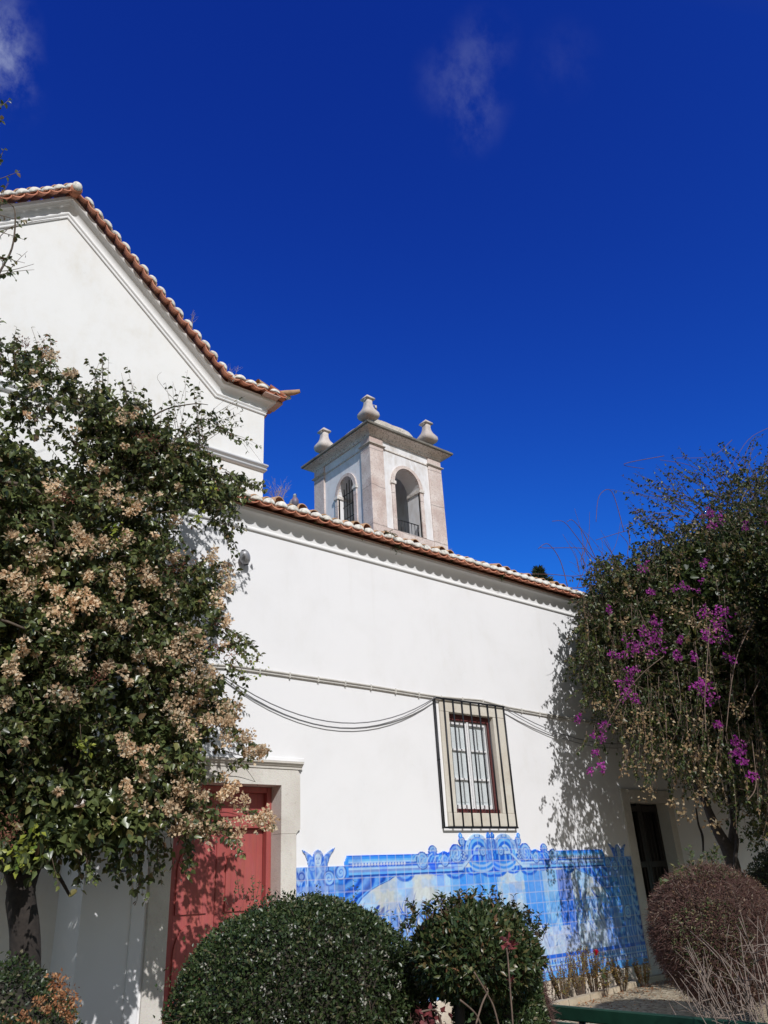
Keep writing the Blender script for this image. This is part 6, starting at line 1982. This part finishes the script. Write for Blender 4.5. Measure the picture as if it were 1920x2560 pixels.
d = rnd_dir(34, r); d[:, 2] = np.abs(d[:, 2]); d[:, 1] = -np.abs(d[:, 1])
cen = np.array(B1) + d * np.array([.79, .79, .73])
P_b, D_b, N_b, L_b, W_b = cluster(cen, 12, .016, .013, r)
leaves_obj('dead_blossoms', P_b, D_b, N_b, L_b, W_b, M['blossom'], b1)
# brown see-through patch low on the right
surf_twigs(b1, B1, (.79, .79, .73), 36000, .07, 14, M['twig_red'], 'brown_patch', .0018, .2, .1, .95, sel=lambda d: (d @ unit(np.array([.45, -.85, -.12]))) > .955)
# weedy sprigs on top
def sprigs(t, pts, Y, hpx, seed, mat, lm=.03, per=14, name='sprig', lean=10):
    r = np.random.default_rng(seed)
    A, B = [], []
    for x, y, h in pts:
        A.append(on_y(x, y, Y)); B.append(on_y(x + r.normal() * lean, y - h, Y))
    A = np.array(A); B = np.array(B)
    S = shoots(A, unit(B - A), np.linalg.norm(B - A, axis=1), 6, .02, .08, r)
    V, F = stems_geo(S, np.full(len(S), .0025), np.full(len(S), .001))
    np_mesh(name + '_stems', V, F, M['twig'], t, True)
    PP = leaves_on(S, per, lm, lm * .5, r, .25, .5, -.3)
    leaves_obj(name, *PP[:3], PP[3], PP[4], mat, t)
sprigs(b1, [(600, 2250, 80), (612, 2250, 40), (585, 2255, 50), (635, 2250, 65), (628, 2250, 35), (650, 2245, 30), (570, 2262, 30), (920, 2290, 20), (950, 2310, 25), (605, 2250, 30), (640, 2248, 45)], 4.6, 0, 15, M['leaf_weed'], .02, 14, 'weed_sprig')

B2 = (3.635, 3.63, 1.17)
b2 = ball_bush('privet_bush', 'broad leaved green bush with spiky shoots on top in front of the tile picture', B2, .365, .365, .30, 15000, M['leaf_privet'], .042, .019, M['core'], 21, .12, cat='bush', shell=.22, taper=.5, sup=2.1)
r = np.random.default_rng(22)
xs_ = r.uniform(1000, 1360, 90)
top = np.interp(xs_, [985, 1040, 1120, 1200, 1290, 1370], [2365, 2300, 2265, 2262, 2290, 2350])
sprigs(b2, [(x, y + 12, r.uniform(25, 62)) for x, y in zip(xs_, top)], 3.66, 0, 23, M['leaf_privet'], .036, 13, 'top_shoot', 12)
mb = MB()
pxtube([(1150, 2700, 3.66, .03), (1150, 2560, 3.66, .028), (1152, 2500, 3.66, .026), (1160, 2440, 3.66, .02)], mb)
pxtube([(1185, 2700, 3.7, .018), (1180, 2560, 3.7, .018), (1200, 2480, 3.7, .014)], mb)
mb.build('trunk', M['bark_dark'], b2)
sprigs(b2, [(1271, 2385, 26), (1278, 2382, 24), (1272, 2470, 18)], 3.22, 0, 27, M['leaf_red'], .04, 12, 'red_shoot', 8)
B3 = (3.90, 3.72, .86)
b3 = ball_bush('box_bush', 'small leaved dark bush merging with the right side of the broad leaved one', B3, .26, .26, .46, 26000, M['leaf_box'], .024, .015, M['core'], 31, .15, zmin=.2, sup=2.15)
surf_twigs(b3, B3, (.26, .26, .46), 500, .08, 33, M['twig'], 'twigs', .0016)
surf_twigs(b3, (B3[0] + .02, B3[1], B3[2]), (.27, .27, .47), 16000, .07, 34, M['twig_red'], 'brown_side', .0016, .3, .1, .93, sel=lambda d: (d @ unit(np.array([.8, -.35, .2]))) > .88)

B4 = (9.45, 5.50, .92)
b4 = ball_bush('dried_bush', 'round clipped bush gone brown and twiggy at the right beneath the vine', B4, .70, .70, .70, 9000, M['leaf_brown'], .03, .016, M['core_brown'], 41, .08)
surf_twigs(b4, B4, (.72, .72, .72), 26000, .10, 42, M['twig_red'], 'twigs', .0028, .35)
surf_twigs(b4, B4, (.73, .73, .73), 2500, .10, 43, M['twig_pale'], 'pale_twigs', .0022, .4)
r = np.random.default_rng(44)
d = rnd_dir(9000, r); d = d[((d @ unit(np.array([-.75, -.35, -.05]))) > .80) | ((d[:, 2] > .78) & (r.random(len(d)) < .55))]
P = np.array(B4) + d * .71
leaves_obj('green_remnant', P, unit(d + rnd_dir(len(d), r)), unit(rnd_dir(len(d), r) + np.array([0, 0, .5])), np.full(len(P), .035), np.full(len(P), .018), M['leaf_weed'], b4)
sprigs(b4, [(x, y, h) for x, y, h in ((1690, 2200, 40), (1730, 2180, 60), (1727, 2185, 70), (1745, 2180, 35), (1770, 2175, 45), (1790, 2170, 55), (1778, 2175, 50), (1800, 2180, 35), (1760, 2180, 40), (1650, 2225, 25), (1785, 2172, 60), (1795, 2176, 45), (1705, 2190, 40))], 5.5, 0, 45, M['leaf_weed'], .06, 16, 'green_sprig', 10)

B5 = (1.33, 4.60, .58)
b5 = ball_bush('low_bush', 'dark clipped bush with orange dead patches in the lower left corner', B5, .46, .46, .53, 30000, M['leaf_box'], .024, .015, M['core'], 51, .15)
r = np.random.default_rng(52)
d = rnd_dir(26000, r)
dn = fbm(d[:, 0] * 2 + 5, d[:, 2] * 2 + 5, 2.2, 53)
d = d[(dn > .49) & (d[:, 0] > -.3) & (d[:, 2] > -.3)]
P = np.array(B5) + d * np.array([.47, .47, .54])
cs = np.array([(x + r.normal() * 9, y + r.normal() * 9) for x, y in ((140, 2445), (155, 2462), (170, 2482), (150, 2492), (100, 2505), (115, 2525), (165, 2532), (185, 2505), (60, 2540), (135, 2470), (148, 2515), (175, 2545)) for k in range(60)])
Po = pix_pts(cs[:, 0], cs[:, 1], np.full(len(cs), 4.26) + r.uniform(0, .1, len(cs)))
leaves_obj('orange_patch', Po, rnd_dir(len(Po), r), unit(rnd_dir(len(Po), r) + np.array([0, -.5, .3])), .018 * r.uniform(.5, 1.3, len(Po)), .010 * r.uniform(.6, 1.3, len(Po)), M['leaf_orange'], b5)
leaves_obj('dead_patches', P, unit(d + rnd_dir(len(d), r)), unit(rnd_dir(len(d), r) + np.array([0, 0, .3])), np.full(len(P), .026) * r.uniform(.6, 1.4, len(P)), np.full(len(P), .014), M['leaf_orange'], b5)
b6 = ball_bush('shaded_bush', 'dark green bush in deep shade behind the low left bush', (1.55, 5.45, .72), .5, .45, .60, 14000, M['leaf_box'], .028, .017, M['core'], 61, .2)
b7 = ball_bush('hedge_bush', 'dark green bush just inside the right edge behind the brown bush', (12.6, 5.9, 1.0), .8, .7, .85, 12000, M['leaf_box'], .04, .024, M['core'], 71, .1)

# ---- dried little hedge plants in the bed under the tile picture
def hedge_plant(x, y, h, w, seed, label):
    r = np.random.default_rng(seed)
    t = thing('hedge_plant', label, 'plant', (x, y, 0), 'wilted little hedge plants in the bed under the tile picture')
    n = 26
    a = r.uniform(0, 6.28, n)
    P0 = np.stack([x + .03 * np.cos(a), y + .03 * np.sin(a), np.zeros(n)], 1)
    D = unit(np.stack([np.cos(a) * w / h * .55, np.sin(a) * w / h * .55, np.ones(n)], 1))
    S = shoots(P0, D, h * r.uniform(.7, 1.05, n), 6, .0, .08, r)
    V, F = stems_geo(S, np.full(n, .006), np.full(n, .002))
    np_mesh('stems', V, F, M['twig'], t, True)
    PP = leaves_on(S, 60, .026, .014, r, .3, .4, -.3)
    leaves_obj('foliage', *PP[:3], PP[3], PP[4], M['leaf_hedge'], t)
for i, (px, wl, h, lb) in enumerate(((1395, .28, .58, 'rusty hedge plant nearest the box bush, first of the row under the tile picture'),
                                  (1440, .24, .72, 'tallest rusty hedge plant of the row under the tile picture'),
                                  (1475, .2, .66, 'yellowing hedge plant just left of the rose'),
                                  (1545, .22, .5, 'thin brown hedge plant right of the rose in the wall shade'),
                                  (1600, .2, .42, 'small shaded hedge plant at the foot of the wall by the barred doorway'),
                                  (1002, .2, .5, 'brown hedge plant glimpsed between the two clipped bushes'))):
    p = on_y(px, 2400, 8.12)
    hedge_plant(p.x, 8.12, h, wl, 300 + i, lb)
# rose
def rose():
    p = on_y(1500, 2400, 8.0)
    t = thing('rose_bush', 'thin rose bush with a single red bloom before the tile picture', 'rose', (p.x, 8.0, 0))
    r = np.random.default_rng(88)
    top = on_y(1490, 2385, 8.0)
    n = 9
    A = np.stack([np.full(n, p.x) + r.normal(size=n) * .03, np.full(n, 8.0), np.zeros(n)], 1)
    B = np.stack([p.x + r.normal(size=n) * .12, 8.0 + r.normal(size=n) * .08, r.uniform(.35, .62, n)], 1)
    B[0] = (top.x, top.y, top.z - .02)
    S = shoots(A, unit(B - A), np.linalg.norm(B - A, axis=1), 7, .0, .05, r)
    V, F = stems_geo(S, np.full(n, .006), np.full(n, .003))
    np_mesh('stems', V, F, M['twig'], t, True)
    PP = leaves_on(S, 30, .04, .026, r, .3, .4, 0)
    leaves_obj('foliage', *PP[:3], PP[3], PP[4], M['leaf_hedge'], t)
    # bloom: wrapped petals
    c = np.array([top.x, top.y, top.z + .015])
    Pp, Dp, Np, Lp, Wp = [], [], [], [], []
    for k in range(22):
        a = k * 2.4; q_ = k / 22
        o = np.array([math.cos(a), math.sin(a), 0])
        Pp.append(c + o * .018 * q_ - np.array([0, 0, .035])); Dp.append(o * (.12 + .4 * q_) + np.array([0, 0, 1]))
        Np.append(-o + np.array([0, 0, .2])); Lp.append(.085 - .02 * q_); Wp.append(.055)
    leaves_obj('bloom', np.array(Pp), np.array(Dp), np.array(Np), np.array(Lp), np.array(Wp), M['rose'], t, fold=.5, curl=.2, mid=.6)
    lf = on_y(1500, 2432, 8.0)
    q_ = np.array([[lf.x, lf.y - .05, lf.z]] * 5)
    leaves_obj('green_leaf', q_, rnd_dir(5, r), unit(rnd_dir(5, r) + np.array([0, -1, .4])), np.full(5, .09), np.full(5, .06), M['leaf_weed'], t)
rose()
# bare rose canes in front
def canes():
    t = thing('rose_canes', 'thin rose canes with a few dark red leaves in front of the broad leaved bush', 'rose', (3.2, 3.0, 0))
    mb = MB()
    for pts in ([(1290, 2700), (1282, 2560), (1276, 2480), (1270, 2400), (1266, 2370)], [(1255, 2600), (1235, 2520), (1215, 2480), (1185, 2430)], [(1190, 2560), (1205, 2510), (1220, 2478)], [(1150, 2500), (1185, 2530), (1200, 2560), (1215, 2640)], [(1110, 2600), (1100, 2545), (1085, 2525), (1050, 2530)], [(1070, 2600), (1062, 2560), (1050, 2530)]):
        pxtube([(a, b, 3.15, .0045) for a, b in pts], mb, 6)
    mb.build('cane', M['twig'], t)
    r = np.random.default_rng(66)
    cs = np.array([(x + r.normal() * 7, y + r.normal() * 6) for x, y in ((1048, 2532), (1070, 2528), (1095, 2530), (1110, 2535), (1060, 2550), (1075, 2556), (1260, 2350), (1278, 2355), (1268, 2362)) for k in range(4)])
    P = pix_pts(cs[:, 0], cs[:, 1], np.full(len(cs), 3.15))
    leaves_obj('leaf', P, rnd_dir(len(P), r), unit(rnd_dir(len(P), r) + np.array([0, -.5, .3])), np.full(len(P), .035), np.full(len(P), .024), M['leaf_red'], t)
    cs = np.array([(x + r.normal() * 6, y + r.normal() * 5) for x, y in ((1175, 2422), (1165, 2428), (1160, 2600), (1200, 2565), (1175, 2545)) for k in range(4)])
    P = pix_pts(cs[:, 0], cs[:, 1], np.full(len(cs), 3.14))
    leaves_obj('pale_leaf', P, rnd_dir(len(P), r), unit(rnd_dir(len(P), r) + np.array([0, -.5, .3])), np.full(len(P), .03), np.full(len(P), .02), M['leaf_weed'], t)
canes()
# bare shrub, lower right, close to the camera
def bare_shrub():
    root = at_h(1960, 2700, 5.6)
    t = thing('bare_shrub', 'leafless pale twiggy shrub at the lower right corner', 'shrub', (root.x, root.y, 0))
    r = np.random.default_rng(99)
    S = []
    tips = [(1715, 2420), (1745, 2430), (1730, 2370), (1800, 2390), (1700, 2445), (1790, 2450), (1850, 2330), (1880, 2360), (1900, 2300), (1840, 2400), (1760, 2490), (1820, 2460), (1910, 2380), (1870, 2430), (1780, 2520), (1730, 2500), (1900, 2450), (1850, 2500), (1930, 2340), (1960, 2300), (1990, 2380)]
    mb = MB()
    for k, (x, y) in enumerate(tips * 2):
        if k >= len(tips): x += r.normal() * 35; y += r.normal() * 35
        h = 5.6 + r.uniform(-.5, .5)
        b = at_h(x, y, h)
        a = Vector((root.x + r.normal() * .12, root.y + r.normal() * .12, .05))
        m = a.lerp(b, .5) + Vector((r.normal() * .05, r.normal() * .05, -.06 + r.normal() * .03))
        pts = [a, a.lerp(m, .5) + Vector((0, 0, .03)), m, m.lerp(b, .5) + Vector((r.normal() * .02, 0, .02)), b]
        mb.tube(pts, [.008, .0065, .005, .0036, .002], 5)
        for j in range(6):
            s = r.uniform(.35, .95)
            q_ = pts[2].lerp(b, s) if s > .5 else a.lerp(m, s * 2)
            d_ = Vector(rnd_dir(1, r)[0]) * r.uniform(.06, .2) + (b - a).normalized() * .08
            mb.tube([q_, q_ + d_ * .5 + Vector((0, 0, .01)), q_ + d_], [.003, .0024, .0014], 4)
    mb.build('twigs', M['twig_mid'], t)
bare_shrub()

# ---- things growing on and behind the roof
def roof_weed(px, py, spx, seed, label, n=40, green=True):
    r = np.random.default_rng(seed)
    Y = YW - .17
    c = on_y(px, py - 6, Y)
    t = thing('roof_weed', label, 'weed', tuple(c), 'weeds rooted between the eave tiles')
    s = spx / 150.0
    S = shoots(np.repeat(np.array([[c.x, c.y, c.z]]), n, 0) + r.normal(size=(n, 3)) * np.array([s * .3, .02, s * .12]), unit(rnd_dir(n, r) + np.array([0, -.2, .5])), s * r.uniform(.3, .9, n), 5, .6, .2, r)
    V, F = stems_geo(S, np.full(n, .002), np.full(n, .001))
    np_mesh('stems', V, F, M['twig'], t, True)
    PP = leaves_on(S, 12, .022, .014, r, .1)
    leaves_obj('foliage', *PP[:3], PP[3], PP[4], M['leaf_weed'], t)
for i, a in enumerate(((803, 1308, 12, 'small weed tuft on the eave just left of the tower corner'), (902, 1335, 14, 'weed tuft on the eave below the tower corner'), (975, 1348, 30, 'biggest leafy weed on the eave below the tower opening'),
                       (992, 1372, 14, 'trailing weed hanging below the biggest roof weed'), (1045, 1370, 18, 'grassy weed on the eave below the right tower pier'), (1060, 1382, 14, 'low weed beside the grassy one on the eave'),
                       (1092, 1388, 16, 'weed tuft on the eave at the foot of the tower right edge'), (1125, 1400, 10, 'weed tuft on the eave just right of the tower'), (1255, 1447, 14, 'small weed halfway along the right part of the eave'), (1135, 1405, 8, 'tiny weed right of the tower on the eave'))):
    roof_weed(*a[:3], 400 + i, a[3], 26 if a[2] < 20 else 60)
def dry_weed(x0, x1, yb, yt, Y, seed, label, n=34):
    r = np.random.default_rng(seed)
    c = on_y((x0 + x1) / 2, yb, Y)
    t = thing('dry_weed', label, 'weed', tuple(c))
    A = np.array([on_y((x0 + x1) / 2 + r.normal() * (x1 - x0) * .12, yb + 10, Y) for k in range(n)])
    B = np.array([on_y(r.uniform(x0, x1), r.uniform(yt, (yt + yb) / 2), Y + r.uniform(-.1, .1)) for k in range(n)])
    S = shoots(A, unit(B - A), np.linalg.norm(B - A, axis=1), 7, .03, .07, r)
    V, F = stems_geo(S, np.full(n, .003), np.full(n, .0012))
    # side twigs
    m = 7
    idx = np.repeat(np.arange(n), m)
    kk = r.integers(2, 6, len(idx))
    P = S[idx, kk]
    S2 = shoots(P, unit(unit(B - A)[idx] + rnd_dir(len(idx), r) * .7), r.uniform(.04, .14, len(idx)), 4, 0, .1, r)
    V2, F2 = stems_geo(S2, np.full(len(S2), .0018), np.full(len(S2), .001))
    np_mesh('stems', np.concatenate([V, V2]), np.concatenate([F, F2 + len(V)]), M['twig_pale'], t, True)
dry_weed(662, 725, 1258, 1192, 9.0, 501, 'bleached dry weed on the roof between church and pigeon', 16)
dry_weed(478, 484, 812, 778, YG - .2, 502, 'thin dry grass halfway down the gable verge', 3)
dry_weed(560, 600, 950, 905, YG - .2, 503, 'dry grass stalks near the foot of the gable verge', 4)
dry_weed(1110, 1130, 1398, 1350, 8.8, 504, 'single dry stalk on the eave right of the tower', 3)
def conifer():
    c = on_y(1352, 1470, 19.0)
    t = thing('conifer', 'dark pointed tree top showing just above the roof at the right', 'tree', (c.x, 19.0, 0))
    r = np.random.default_rng(601)
    top = on_y(1352, 1422, 19.0)
    mb = MB(); mb.tube([(c.x, 19, 0), (c.x, 19, top.z - .2)], .2, 8, r1=.03); mb.build('trunk', M['bark'], t)
    n = 16000
    hh = r.random(n) ** .7 * 4.5
    a = r.uniform(0, 6.28, n)
    rr_ = (hh * .62) ** .85 * .72 * r.uniform(.45, 1.12, n) * (1 + .22 * np.sin(5 * a + hh * 9) + .2 * np.sin(hh * 14))
    P = np.stack([c.x + rr_ * np.cos(a), 19 + rr_ * np.sin(a), top.z - hh], 1)
    o = np.stack([np.cos(a), np.sin(a), np.full(n, .7)], 1)
    leaves_obj('crown', P, unit(o + rnd_dir(n, r) * .5), rnd_dir(n, r), r.uniform(.1, .28, n), np.full(n, .05), M['conifer'], t)
conifer()
